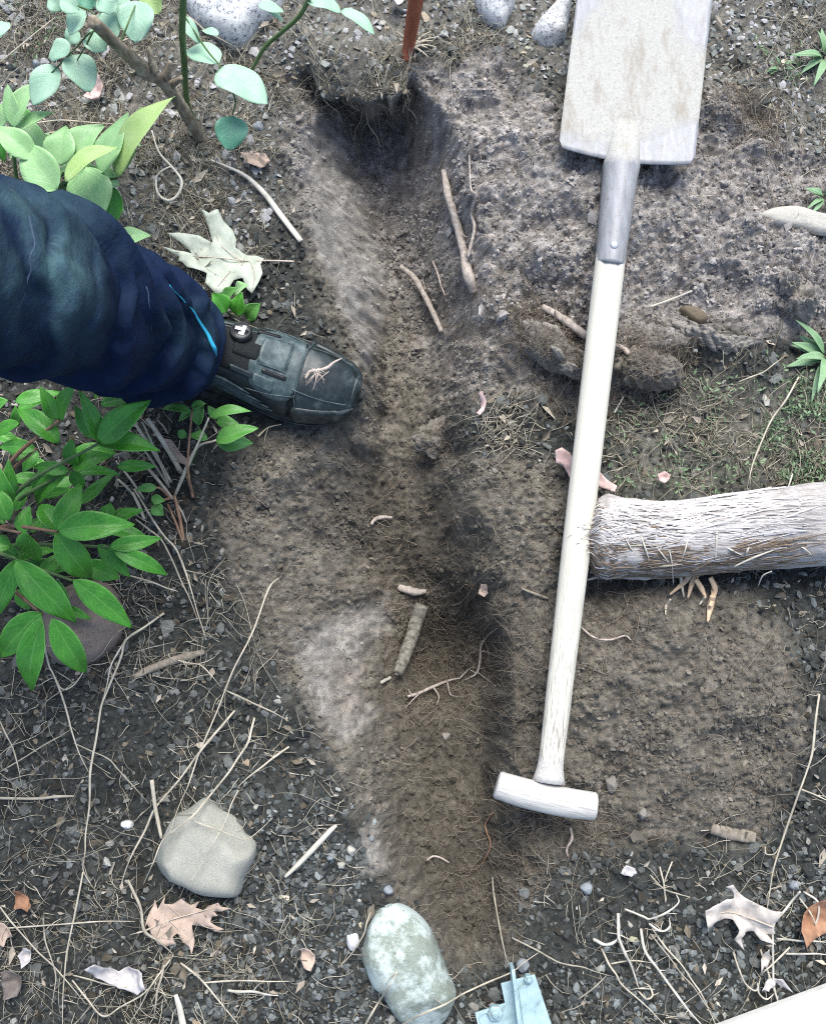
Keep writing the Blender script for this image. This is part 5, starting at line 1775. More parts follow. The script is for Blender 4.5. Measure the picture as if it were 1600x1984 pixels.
flat_leaf('dry_leaf', 'grey crumpled leaf by the left edge below the lobed brown one', [(8, 1880), (30, 1875), (48, 1900), (40, 1925), (15, 1930), (5, 1905)], M['oak_dark'], None, .014, .008, 12)
flat_leaf('dry_leaf', 'silvery torn leaf scrap between left edge and whitish leaf', [(38, 1850), (52, 1832), (62, 1840), (60, 1862), (48, 1872)], M['oak_white'], None, .012, .01, 13)
flat_leaf('dry_leaf', 'small grey leaf scrap at the foot of the soil mound', [(1200, 1690), (1212, 1676), (1228, 1682), (1232, 1692), (1222, 1698), (1208, 1696)], M['oak_white'], None, .008, .01, 14)
flat_leaf('dry_leaf', 'brown leaf behind dry stalks at the lower right edge', [(1545, 1800), (1560, 1760), (1585, 1740), (1610, 1730), (1610, 1800), (1580, 1815), (1552, 1830)], M['oak_brown'], None, .014, .012, 15)
flat_leaf('dry_leaf', 'pale curled leaf touching the white board', [(1470, 1915), (1490, 1898), (1512, 1895), (1526, 1915), (1505, 1908), (1485, 1918)], M['oak_white'], None, .015, .014, 16)
flat_leaf('dry_leaf', 'narrow grey leaf tip below the pale grey oak leaf', [(1470, 1880), (1476, 1850), (1484, 1835), (1492, 1855), (1485, 1872)], M['oak_grey'], None, .01, .008, 17)
flat_leaf('dry_leaf', 'tan leaf flake in the soil right of the pit', [(926, 1150), (932, 1132), (941, 1134), (945, 1150), (938, 1157)], M['oak_tan'], None, .006, .006, 18)
flat_leaf('dry_leaf', 'curled pinkish leaf strip right of the boot toe', [(922, 800), (932, 790), (930, 775), (926, 764), (934, 762), (942, 778), (938, 796), (928, 806)], M['oak_pink'], None, .008, .012, 19)
flat_leaf('dry_leaf', 'brown lobed leaf between the dry stalks and the seedling', z7b if False else [(318, 850), (335, 855), (352, 880), (372, 898), (385, 905), (360, 902), (338, 892), (322, 872)], M['oak_tan'], None, .008, .004, 20)
flat_leaf('dry_leaf', 'faded pink leaf under the rose leaves near the top left', [(165, 190), (178, 165), (196, 155), (203, 170), (192, 190), (176, 200)], M['oak_pink'], None, .012, .008, 21)
flat_leaf('dry_leaf', 'crinkled cream leaf by the foot of the rose', [(468, 300), (490, 295), (515, 300), (528, 318), (505, 325), (480, 318)], M['oak_tan'], None, .012, .006, 22)
flat_leaf('dry_leaf', 'pale leaf beside the red stem at the top', [(755, -20), (790, -15), (778, 12), (764, 14)], M['oak_white'], None, .01, .008, 23)


# ------------------------------------------------------------------ roots, sticks, stems
def rod(name, label, cat, pts, rpx, mat, group=None, up=.003, lifts=None, n=None, k=7, rug=.0, parent=None, flat=1.0, zz=None):
    w_ = []
    for i, (x, y) in enumerate(pts):
        if zz is not None:
            w_.append(P(x, y, zz[i]))
        else:
            w_.append(G(x, y, up + (lifts[i] if lifts else 0)))
    n = n or max(8, 7 * (len(pts) - 1))
    p = cat_rom(w_, n)
    if zz is None:
        p[:, 2] = np.maximum(p[:, 2], hz(p[:, 0], p[:, 1]) + .0005)
    r = np.interp(np.linspace(0, 1, n), np.linspace(0, 1, len(rpx)), rpx) * mpp(.0)
    pr = (lambda s, t_: 1 + rug * 2 * (fbm(s * n * .35, t_ * 1.1, int(pts[0][0]), 3) - .5)) if rug else None
    V, F = tube(p, r, k, prof=pr, flat=flat)
    o = mk(name, V, F, mat, parent, top=parent is None)
    if parent is None:
        tag(o, label, cat, group)
    return o


r1 = rod('root', 'thick pale forked root standing out of the soil right of the trench', 'root', [(859, 330), (869, 380), (884, 430), (897, 480), (906, 530), (919, 565)], [5, 8, 8.5, 8.5, 9, 11, 9], M['root'], up=.012, lifts=[.02, .016, .012, .01, .006, -.008], n=50, k=12, rug=.18)
rod('side_root', '', '', [(909, 300), (912, 364), (921, 378), (913, 414), (919, 442), (906, 499)], [1.2, 2, 3, 3, 3.4, 3.6], M['root'], up=.016, n=40, k=8, rug=.15, parent=r1)
rod('root_hair', '', '', [(884, 440), (902, 458), (915, 452)], [2, 1.2, .8], M['root'], up=.018, parent=r1)
r2 = rod('root', 'cut pale root leaning from the trench floor', 'root', [(775, 515), (803, 539), (825, 577), (842, 612), (855, 642)], [5, 6.5, 6.5, 6, 5], M['root'], up=.012, lifts=[.012, .012, .01, .008, 0], n=36, k=12, rug=.18)
rod('root_hair', '', '', [(824, 560), (820, 545), (821, 530)], [1.6, 1, .7], M['root'], up=.02, parent=r2)
rod('root', 'twisted thin whitish root between the two pale roots', 'root', [(838, 505), (848, 530), (854, 552), (862, 572)], [1.6, 2.4, 2.2, 1.4], M['root_pale'], up=.014, rug=.2)
rod('root', 'broken root stick passing beneath the spade shaft', 'root', [(1050, 594), (1090, 617), (1134, 650), (1170, 664), (1205, 672)], [6, 8, 8, 7, 4], M['root'], up=.008, lifts=[.006, .004, .0, 0, 0], n=36, k=12, rug=.15)
rod('root', 'short rounded root end just right of the shaft', 'root', [(1165, 672), (1188, 676), (1206, 675), (1217, 684)], [6, 6.5, 6, 4.5], M['root_pale'], up=.006, n=20, k=12, rug=.1)
stub = rod('root', 'thick grey cut root stub hanging in the pit', 'root', [(818, 1172), (806, 1205), (796, 1238), (783, 1275), (770, 1306)], [15, 15, 14, 13, 11], M['root_dark'], up=.014, lifts=[.004, .012, .020, .022, .016], n=40, k=16, rug=.14)
rod('cut_end', '', '', [(771, 1296), (769, 1302), (767, 1308)], [8, 7, 4], M['root_pale'], up=.026, n=8, k=12, rug=.2, parent=stub)
rod('root', 'small whitish root nub beside the grey stub', 'root', [(738, 1323), (748, 1317), (757, 1313)], [3.5, 4.5, 3], M['straw_pale'], up=.006, k=8, rug=.3)
r7 = rod('root', 'branching brown root across the bottom of the pit', 'root', [(790, 1350), (815, 1342), (839, 1331), (866, 1320), (891, 1314)], [2.5, 3.2, 3.2, 2.6, 2], M['root'], up=.014, n=34, k=8, rug=.3)
for q in ([(839, 1331), (850, 1350), (846, 1366)], [(866, 1320), (872, 1345), (885, 1350)], [(815, 1342), (800, 1356), (785, 1372)], [(891, 1314), (905, 1300), (918, 1290)], [(800, 1350), (790, 1335)]):
    rod('rootlet', '', '', q, [1.8, 1.2, .7], M['root'], up=.014, rug=.2, parent=r7)
r8 = rod('root', 'thin forked root climbing the right side of the pit', 'root', [(900, 1318), (923, 1305), (930, 1280), (932, 1252), (945, 1232), (962, 1218)], [1.5, 2.6, 2.8, 2.4, 1.8, 1.2], M['root'], up=.010, n=34, rug=.25)
for q in ([(925, 1303), (945, 1318), (960, 1330)], [(931, 1262), (944, 1262), (955, 1270)], [(923, 1305), (910, 1298)]):
    rod('rootlet', '', '', q, [1.6, 1, .6], M['root'], up=.010, parent=r8)
rod('root', 'short pale root end in the left trench wall', 'root', [(719, 1016), (727, 1006), (742, 1002), (760, 1003)], [3, 4.5, 4, 2.5], M['root'], up=.010, k=10, rug=.25)
rod('root', 'earthy root knuckle above the grey stub', 'root', [(772, 1138), (788, 1143), (806, 1148), (825, 1146)], [6, 9, 9, 5], M['root'], up=.010, k=12, rug=.3)
rod('root', 'dry twig in soil left of the shaft above the pit', 'root', [(1010, 1140), (1035, 1150), (1062, 1160)], [2, 3, 2.5], M['twig'], up=.005, rug=.2)
rod('root', 'wiry brown root along the lower spade shaft', 'root', [(1125, 1215), (1150, 1235), (1180, 1240), (1210, 1232), (1222, 1240)], [1.5, 2.2, 2, 1.6, 1], M['root_pale'], up=.008, rug=.25)
rod('root', 'thin bent root on the mound below the T grip', 'root', [(1105, 1605), (1108, 1625), (1098, 1645), (1100, 1660)], [2.4, 2.8, 2.2, 1.4], M['root_pale'], up=.008, rug=.2)
rod('root', 'reddish wavy root in the trench foot', 'root', [(955, 1575), (940, 1600), (950, 1640), (930, 1680)], [1.5, 1.8, 1.6, 1], M['red_petiole'], up=.006, rug=.2)
rod('root', 'pale crooked rootlet in the lower trench', 'root', [(827, 1668), (838, 1660), (852, 1662), (870, 1672)], [1.6, 2.2, 2, 1.2], M['root_pale'], up=.008, rug=.2)
bs = rod('root', 'pale kinked root with fine hairs lying across the boot toe', 'root', [(592, 733), (600, 720), (618, 717), (634, 712), (645, 703), (662, 694)], [2.5, 3, 3, 3.2, 2.4, 1.2], M['root_pale'], zz=[B0 + .082, B0 + .083, B0 + .082, B0 + .080, B0 + .077, B0 + .07], n=36, k=8, rug=.2)
rr_ = random.Random(4)
for k in range(14):
    x0 = rr_.uniform(600, 640)
    y0 = 715 + rr_.uniform(-3, 6)
    a = rr_.uniform(.2, 2.9)
    l = rr_.uniform(14, 40)
    q = [(x0, y0), (x0 + math.cos(a) * l * .5 + rr_.uniform(-4, 4), y0 + math.sin(a) * l * .5), (x0 + math.cos(a) * l, y0 + math.sin(a) * l)]
    rod('root_hair', '', '', q, [1.0, .8, .5], M['root_pale'], zz=[B0 + .082, B0 + .084, B0 + .078], parent=bs, n=10, k=5)
# red-brown stem
rs = rod('dead_cane', 'upright reddish brown cut stem at the far end of the trench', 'stem', [(786, 118), (792, 85), (800, 35), (806, -5), (812, -60)], [11, 12.5, 14, 15, 15.5], M['red_stem'], zz=[float(G(786, 118)[2]), .02, .06, .10, .15], n=30, k=16, rug=.06)
for k, (x, y) in enumerate(((835, 60), (838, 78), (828, 92), (845, 90), (815, 100), (770, 88), (768, 60), (830, 110), (850, 70))):
    rod('stem_fibre', '', '', [(796, 96 - k), ((796 + x) / 2, (90 + y) / 2 - 4), (x, y)], [2.4, 2, 1], M['straw'], up=.012, n=8, k=5, parent=rs)
rod('stick', 'pale peeled stick between angular stone and lichen boulder', 'stick', [(552, 1700), (580, 1673), (610, 1642), (640, 1610), (652, 1600)], [3, 5, 5.5, 5, 3], M['straw_pale'], up=.006, k=8, rug=.12)
rod('stick', 'stout weathered grey twig below the green plant', 'stick', [(260, 1312), (300, 1293), (350, 1276), (396, 1263)], [5, 8, 8, 5], M['twig'], up=.006, k=10, rug=.2)
rod('stick', 'short thick twig standing up left of the angular stone', 'stick', [(294, 1512), (301, 1566), (313, 1625)], [4, 3.6, 3], M['straw'], up=.008, lifts=[.02, .012, 0], rug=.1)
rod('stick', 'wide pale straw stub cut by the bottom edge', 'stick', [(340, 1928), (348, 1955), (356, 1995)], [4, 6, 7], M['straw_pale'], up=.006, rug=.1, flat=.5)
rod('stick', 'greyish bark piece in the mound above the grey oak leaf', 'bark piece', [(1378, 1606), (1410, 1614), (1440, 1620), (1464, 1624)], [9, 12, 12, 9], M['twig'], up=.004, k=12, rug=.15, flat=.6)
rod('stick', 'broken straw stick at the left edge of the mulch', 'stick', [(0, 1547), (70, 1548), (110, 1544), (144, 1543)], [2.5, 2.8, 2.6, 1.8], M['straw_grey'], up=.008)
rod('straw_stalk', 'thick pale straw stalk on soil above the oak leaf', 'stalk', [(408, 309), (440, 322), (475, 340), (510, 372), (545, 418), (583, 467)], [1.5, 2.5, 4, 5.5, 6, 5.5], M['straw_pale'], up=.008, n=40, k=9, flat=.7)
rod('straw_stalk', 'pale thin stick on soil right of the shaft', 'stalk', [(1257, 595), (1300, 580), (1341, 563)], [2.2, 2.5, 2.2], M['straw_pale'], up=.006)
rod('straw_stalk', 'short straw just right of the shaft above the litter', 'stalk', [(1190, 800), (1200, 782), (1208, 768)], [2, 2, 1.4], M['straw_pale'], up=.006)
rod('straw_ribbon', 'looped pale straw ribbon beside the upper leafy plant', 'dry grass', [(294, 252), (308, 294), (335, 325), (352, 350), (345, 376), (326, 388), (306, 374), (303, 345), (315, 330), (330, 322)], [1.5, 2, 2.5, 2.8, 3, 3, 2.6, 2.2, 2, 1.4], M['straw_pale'], up=.008, lifts=[0.01, .01, .01, .008, .006, .004, .004, .006, .01, .01], n=60)

STEMS = [
    ('long straw arching down the left side past the white pebble', [(318, 1188), (244, 1240), (224, 1300), (196, 1370), (175, 1496), (166, 1615), (161, 1685), (175, 1713)], 2.3, 'straw'),
    ('thin straw hanging from the green plant to the mulch', [(78, 1210), (95, 1290), (105, 1310), (140, 1420), (172, 1497)], 2.0, 'straw'),
    ('curled straw end under the pointed leaf tips', [(105, 1310), (120, 1335), (140, 1330), (160, 1305), (163, 1290)], 1.4, 'straw'),
    ('straw running from white pebble side to bottom edge', [(161, 1690), (140, 1795), (125, 1890), (121, 1990)], 1.8, 'straw'),
    ('longest straight straw leaning from the trench to the angular stone', [(540, 1120), (520, 1142), (451, 1300), (388, 1454), (364, 1524), (329, 1615)], 1.7, 'straw'),
    ('thick straw slanting down to the left of the angular stone', [(455, 1377), (395, 1447), (301, 1566), (259, 1650), (235, 1713)], 2.3, 'straw'),
    ('forked straw lying over the top of the angular stone', [(493, 1391), (480, 1440), (441, 1500), (378, 1577), (315, 1629), (277, 1716)], 2.3, 'straw'),
    ('straw from the trench foot to the right of the angular stone', [(560, 1447), (504, 1489), (459, 1527)], 2.2, 'straw'),
    ('fine straw crossing the face of the angular stone', [(462, 1531), (437, 1590), (416, 1629), (368, 1710)], 1.1, 'straw'),
    ('short fine straw over the right shoulder of the angular stone', [(372, 1590), (420, 1607), (474, 1628), (500, 1612), (528, 1585)], 1.3, 'straw'),
    ('bent straw reaching the tip of the tan oak leaf', [(248, 1706), (273, 1762), (280, 1804), (336, 1850)], 3.0, 'straw_grey'),
    ('level thin straw left of the tan oak leaf', [(0, 1800), (140, 1790), (262, 1786)], 1.5, 'straw'),
    ('straw slanting from the left edge toward the bottom', [(0, 1758), (49, 1818), (105, 1874), (168, 1948)], 1.6, 'straw'),
    ('straw from the stem tangle to the bottom edge', [(350, 1867), (395, 1905), (465, 1990)], 2.2, 'straw'),
    ('level straw toward the lichen boulder', [(395, 1905), (480, 1901), (560, 1902)], 1.7, 'straw'),
    ('short pale straw below the level straw', [(441, 1920), (490, 1922), (539, 1930)], 2.8, 'straw_pale'),
    ('fine stem at the left edge over dark mulch', [(0, 1398), (25, 1450), (36, 1490), (42, 1526)], 1.5, 'straw_grey'),
    ('fine crossing stem near the left edge', [(0, 1496), (87, 1443), (140, 1412)], 1.4, 'straw_grey'),
    ('fine stem heading to the short thick twig', [(143, 1440), (210, 1471), (255, 1520), (290, 1559)], 1.3, 'straw_grey'),
    ('thin straw over bare soil left of the trench', [(437, 1338), (495, 1365), (560, 1398)], 1.8, 'straw_grey'),
    ('stem from the tangle falling to the bottom edge', [(318, 1870), (305, 1920), (297, 1975)], 2.2, 'straw_grey'),
    ('second stem from the tangle nearer the whitish leaf', [(330, 1860), (290, 1915), (250, 1985)], 1.7, 'straw'),
    ('curving stem left of the whitish leaf', [(84, 1780), (88, 1825), (108, 1890), (100, 1950)], 1.6, 'straw_grey'),
    ('stem passing under the whitish leaf', [(140, 1890), (210, 1909), (270, 1918), (311, 1916)], 1.5, 'straw'),
    ('bowed stem under the tangle', [(140, 1900), (200, 1970), (273, 1930), (315, 1890)], 1.8, 'straw'),
    ('straw crossing the lichen boulder to the blue bracket', [(772, 1990), (860, 1948), (900, 1925), (990, 1885), (1044, 1846)], 2.0, 'straw'),
    ('straw leaning against the lower left of the lichen boulder', [(706, 1990), (735, 1940), (770, 1883)], 2.2, 'straw'),
    ('stem touching the upper left of the lichen boulder', [(718, 1768), (704, 1812), (680, 1850), (655, 1877)], 1.6, 'straw_grey'),
    ('thin grass blade standing over the blue bracket', [(954, 1700), (961, 1760), (972, 1820), (986, 1876)], 1.8, 'straw_grey'),
    ('long straw arching along the right edge to the grey oak leaf', [(1587, 1345), (1574, 1455), (1547, 1538), (1499, 1682), (1486, 1761)], 2.2, 'straw'),
    ('short branch of the long right-hand straw', [(1553, 1530), (1580, 1541), (1605, 1553)], 1.8, 'straw'),
    ('thick straw from the dry tuft to the bottom edge', [(1241, 1800), (1250, 1844), (1307, 1923), (1362, 1990)], 2.8, 'straw_pale'),
    ('pinkish thick straw with a split end in the dry tuft', [(1197, 1770), (1199, 1818), (1224, 1875), (1237, 1916)], 3.2, 'straw_pale'),
    ('pale hooked straw left of the dry tuft', [(1149, 1820), (1171, 1831), (1190, 1826), (1200, 1812)], 3.2, 'straw_pale'),
    ('straw slanting right from the tuft base to the bottom', [(1165, 1838), (1180, 1870), (1206, 1910), (1290, 1990)], 2.0, 'straw'),
    ('thin straw from the tuft toward the white board', [(1263, 1800), (1320, 1870), (1359, 1927), (1388, 1990)], 1.7, 'straw'),
    ('second thin straw doubled beside it', [(1260, 1810), (1300, 1860), (1345, 1915), (1400, 1990)], 1.3, 'straw_grey'),
    ('level short straw under the tuft', [(1184, 1868), (1225, 1862), (1267, 1867)], 1.6, 'straw'),
    ('small loop of straw below the tuft', [(1237, 1922), (1252, 1936), (1264, 1930), (1258, 1912), (1245, 1904)], 2.0, 'straw'),
    ('curled straw at the right of the tuft', [(1210, 1762), (1245, 1776), (1259, 1781), (1289, 1770), (1314, 1750), (1310, 1733)], 2.2, 'straw_pale'),
    ('tight curl of straw beneath the larger curl', [(1257, 1790), (1280, 1805), (1297, 1797), (1296, 1778)], 2.2, 'straw_pale'),
    ('grey stem from the trench foot to the tuft', [(992, 1818), (1044, 1844), (1084, 1866), (1130, 1875), (1176, 1890)], 1.7, 'straw_grey'),
    ('fork of the grey stem beside the bracket', [(1119, 1938), (1150, 1915), (1176, 1890)], 1.5, 'straw_grey'),
    ('pale bent straw standing over the white board', [(1550, 1728), (1520, 1765), (1499, 1792), (1497, 1831), (1499, 1910), (1508, 1945), (1521, 1990)], 2.3, 'straw_pale'),
    ('level straw at the right edge under the brown leaf', [(1504, 1820), (1550, 1824), (1605, 1827)], 2.3, 'straw_pale'),
    ('lower level straw at the right edge', [(1521, 1849), (1560, 1849), (1605, 1851)], 2.0, 'straw_pale'),
    ('slanting straw over the narrow grey leaf tip', [(1530, 1836), (1500, 1866), (1464, 1897)], 1.8, 'straw'),
    ('short upright straw below the grey oak leaf', [(1473, 1840), (1488, 1885), (1504, 1936)], 1.9, 'straw'),
    ('curved stem joining the pale curled leaf', [(1420, 1845), (1432, 1880), (1445, 1908), (1465, 1920), (1473, 1895)], 1.7, 'straw'),
    ('hooked straw around the pale curled leaf', [(1468, 1905), (1470, 1925), (1485, 1937), (1500, 1925)], 2.0, 'straw_pale'),
    ('bowed straw at the right edge beside the brown leaf', [(1556, 1728), (1585, 1750), (1580, 1790), (1560, 1800)], 2.0, 'straw_pale'),
    ('second bowed straw at the right edge', [(1548, 1740), (1570, 1770), (1590, 1825)], 1.7, 'straw'),
    ('stiff stem at the foot of the mound', [(1259, 1696), (1285, 1722), (1337, 1739)], 1.6, 'straw_grey'),
    ('upright stem above the dry tuft', [(1278, 1680), (1286, 1715), (1289, 1750)], 1.8, 'straw'),
    ('leaning stem crossing the upright one', [(1302, 1670), (1290, 1700), (1284, 1722)], 1.5, 'straw'),
    ('small wire thin curl right of the bark piece', [(1482, 1640), (1484, 1655), (1500, 1655), (1510, 1640)], 1.2, 'straw'),
    ('long grass stalk leaning over the mossy ground to the log', [(1547, 730), (1495, 812), (1460, 893), (1446, 951)], 2.0, 'straw'),
    ('straw above the log near the right edge', [(1535, 918), (1528, 940), (1518, 962)], 1.8, 'straw_pale'),
    ('straw running out of the green plant to the dry litter', [(260, 947), (299, 1012), (341, 1064), (370, 1142), (400, 1240)], 2.2, 'straw'),
    ('parallel straw beside it on the plant side', [(263, 1006), (312, 1045), (351, 1126), (383, 1201)], 1.8, 'straw_grey'),
    ('straw crossing toward the plant from the dry litter', [(253, 1116), (300, 1130), (345, 1146)], 1.8, 'straw'),
    ('light stem below the reddish stone', [(243, 1240), (215, 1290), (200, 1355)], 1.8, 'straw_pale'),
    ('straight thin straw through the dry litter', [(345, 1280), (390, 1290), (430, 1334)], 1.5, 'straw'),
    ('thin straw on soil under the boot sole', [(500, 845), (520, 828), (545, 822)], 1.6, 'straw'),
    ('straw sticking from the trench edge under the overhang', [(668, 150), (663, 175), (655, 195)], 1.6, 'straw'),
    ('pair of fine straws above the right litter', [(1430, 740), (1480, 720), (1520, 690)], 1.4, 'straw'),
    ('fine stem left of the rose foot', [(55, 240), (120, 232), (225, 240)], 1.6, 'straw'),
    ('fine stem above the pale plant crossing left', [(0, 290), (90, 258), (150, 250)], 1.5, 'straw'),
    ('straw near the top left corner', [(0, 120), (60, 70), (110, 30)], 1.5, 'straw'),
    ('straw beside the granite stone', [(362, 28), (400, 60), (460, 92)], 2.0, 'straw_grey'),
]
for i, (lb, pts, r, mn) in enumerate(STEMS):
    rng_ = random.Random(i)
    m = len(pts)
    lf = [rng_.uniform(.002, .012) + (.012 * math.sin(math.pi * k / (m - 1)) if m > 3 else 0) for k in range(m)]
    jp = []
    for (x0, y0), (x1, y1) in zip(pts[:-1], pts[1:]):
        jp.append((x0, y0))
        L_ = math.hypot(x1 - x0, y1 - y0)
        if L_ > 45:
            jp.append(((x0 + x1) / 2 + rng_.uniform(-.03, .03) * L_, (y0 + y1) / 2 + rng_.uniform(-.03, .03) * L_))
    jp.append(pts[-1])
    lf = [rng_.uniform(.001, .012) + (.010 * math.sin(math.pi * k / (len(jp) - 1)) if len(jp) > 3 else 0) for k in range(len(jp))]
    so_ = rod('dry_straw', lb, 'dry straw', jp, [r * .9, r * 1.05, r * .8, r * .95, r * .6, r * .35], M[mn], 'dry grass stems lying on the ground', up=.004, lifts=lf, k=6, rug=.22, flat=.7)
    if r > 1.4:
        for q in range(rng_.choice([1, 2, 2, 3])):
            x0, y0 = jp[rng_.randrange(1, len(jp))] if len(jp) > 2 else jp[-1]
            a_ = rng_.uniform(0, 6.28)
            l_ = rng_.uniform(12, 38)
            rod('offshoot', '', '', [(x0, y0), (x0 + math.cos(a_) * l_ * .5 + rng_.uniform(-4, 4), y0 + math.sin(a_) * l_ * .5), (x0 + math.cos(a_) * l_, y0 + math.sin(a_) * l_)], [r * .5, r * .4, r * .2], M[mn], up=.006, k=4, n=7, parent=so_)

# root-bound sods: ragged lumps of soil and root under the shaft
# ------------------------------------------------------------------ fibrous log
lg = thing('log', 'grey shaggy barked log lying at the right side with a frayed end', 'log', G(1300, 1060))
lp0 = P(1152, 1036, .035)
axisp = cat_rom([P(1140, 1040, .045), P(1200, 1042, .048), P(1300, 1045, .05), P(1450, 1028, .054), P(1620, 1012, .06), P(1800, 1000, .07), P(2000, 990, .08)], 90)
lr = np.interp(np.linspace(0, 1, 90), [0, .04, .1, .2, .4, .6, 1], [.026, .046, .051, .047, .046, .049, .05])
V, F = tube(axisp, lr, 40, prof=lambda s, t_: 1 + .26 * (fbm(s * 9, t_ * 1.6, 950, 3) - .5) + .06 * (fbm(s * 14, t_ * 14, 951, 3) - .5))
mlog, tlg, blg = mat_new('log_bark')
co = coords(tlg, (.06, 1, 1))
nn = noise(tlg, co, 420, 6, .7)
cc_ = ramp(tlg, nn, [(.30, (.16, .14, .125)), (.46, (.38, .355, .335)), (.7, (.58, .56, .54))])
ga = noise(tlg, coords(tlg), 18, 4, .6)
cc_ = mix(tlg, ramp(tlg, ga, [(.55, (0, 0, 0)), (.72, (.7, .7, .7))]), cc_, (.24, .20, .16))
tlg.links.new(cc_, blg.inputs['Base Color'])
blg.inputs['Roughness'].default_value = .9
bump(tlg, blg, nn, 1.0, .0025)
M['log'] = mlog
V = np.array(V)
jag = (rng.uniform(0, 1, 40) ** 1.5) * .030
V[:40] -= np.outer(jag - .012, (axisp[1] - axisp[0]) / np.linalg.norm(axisp[1] - axisp[0]))
V[-2] += (axisp[3] - axisp[0])
mk('trunk', V, F, M['log'], lg)
LT, LN, LB = frames(axisp, np.array([0, .12, 1.0]))
ns_ = 1300
rl = np.random.default_rng(77)
FV, FF, FC = [], [], []
for q in range(ns_):
    L = rl.gamma(2.5, .016) + .012
    a0 = rl.uniform(-.005, .32)
    tcen = rl.normal(0, 1.15)
    if rl.uniform() < .16:
        a0 = rl.uniform(-.005, .03)
        tcen = rl.uniform(-2.4, 2.4)
    nseg = 6
    drift = rl.normal(0, .28)
    liftm = abs(rl.normal(0, .0006)) + (.014 * rl.uniform() ** 2 if a0 < .03 else 0)
    if rl.uniform() < .02:
        liftm += rl.uniform(.003, .011)
    wv = rl.uniform(.0005, .0015)
    dirn = -1 if a0 < .05 else rl.choice([-1, 1])
    rows = []
    for s in range(nseg):
        u = s / (nseg - 1)
        d = a0 + (L * (.35 - u) if dirn < 0 else L * (u - .35))
        f = d / .56 * 89
        fi = int(np.clip(f, 0, 88))
        ctr = axisp[fi] + (axisp[fi + 1] - axisp[fi]) * (f - fi)
        tcc = tcen + drift * u * L * 12
        r_ = lr[fi] * 1.01 + liftm * u ** 1.5 + .0006
        w2 = wv * (1 - .75 * u)
        rad_dir = math.cos(tcc) * LN[fi] + math.sin(tcc) * LB[fi]
        tan_dir = -math.sin(tcc) * LN[fi] + math.cos(tcc) * LB[fi]
        c0 = ctr + rad_dir * r_
        rows.append([c0 - tan_dir * w2 - rad_dir * .0004, c0 + rad_dir * .0006, c0 + tan_dir * w2 - rad_dir * .0004])
    b0 = len(FV)
    k = rl.uniform(0, 1)
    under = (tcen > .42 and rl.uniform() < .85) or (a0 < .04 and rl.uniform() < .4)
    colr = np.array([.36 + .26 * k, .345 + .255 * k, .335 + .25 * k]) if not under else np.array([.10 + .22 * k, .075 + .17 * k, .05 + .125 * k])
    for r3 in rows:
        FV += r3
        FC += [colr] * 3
    for s in range(nseg - 1):
        for e in range(2):
            i0 = b0 + s * 3 + e
            FF.append([i0, i0 + 1, i0 + 4, i0 + 3])
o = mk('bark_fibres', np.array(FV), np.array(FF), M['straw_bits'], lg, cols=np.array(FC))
tag(o, kind='stuff')
ZL = lambda x, y: (1040 + x * .35, 860 + y * .35)
for a, m_, b, w1 in (((880, 680), (820, 760), (735, 835), 5), ((850, 660), (870, 700), (860, 740), 6), ((900, 705), (860, 770), (835, 855), 5), ((880, 750), (910, 800), (935, 850), 5), ((960, 740), (985, 800), (980, 860), 5), ((975, 840), (960, 900), (945, 988), 6), ((795, 700), (800, 770), (815, 850), 3), ((770, 690), (790, 660), (800, 650), 4), ((930, 850), (915, 870), (900, 890), 2.5), ((740, 860), (715, 900), (712, 945), 2.5), ((960, 900), (975, 840), (970, 740), 4)):
    A_, B_ = ZL(*a), ZL(*b)
    Mm = ZL(*m_)
    rod('splinter', '', '', [A_, Mm, B_], [w1 * 1.0, w1 * 1.2, w1 * .35], M['splinter'] if w1 > 3 else M['straw'], zz=[.045, .036, float(G(*B_)[2]) + .010], parent=lg, n=12, k=6, flat=.4)
for a, m_, b, w1 in (((995, 400), (995, 520), (988, 640), 3), ((840, 480), (825, 570), (800, 650), 1.6), ((570, 490), (600, 580), (640, 700), 1.8), ((720, 540), (745, 650), (755, 780), 1.4), ((650, 560), (700, 620), (760, 700), 1.4), ((1020, 560), (1080, 590), (1140, 620), 1.8), ((1090, 680), (1200, 630), (1330, 580), 2.2), ((1180, 560), (1165, 590), (1155, 615), 2), ((480, 500), (510, 560), (540, 610), 1.4), ((1300, 705), (1250, 730), (1225, 785), 1.6), ((1440, 560), (1480, 580), (1520, 615), 1.6)):
    zt = lambda q: .045 + .048 * math.sqrt(max(0, 1 - ((ZL(*q)[1] - 1040) / 78) ** 2))
    rod('fibre', '', '', [ZL(*a), ZL(*m_), ZL(*b)], [w1 * .6, w1, w1 * .5], M['straw_pale'], zz=[zt(a) + .002, zt(m_) + .006, zt(b) + .003], parent=lg, n=12, k=5)

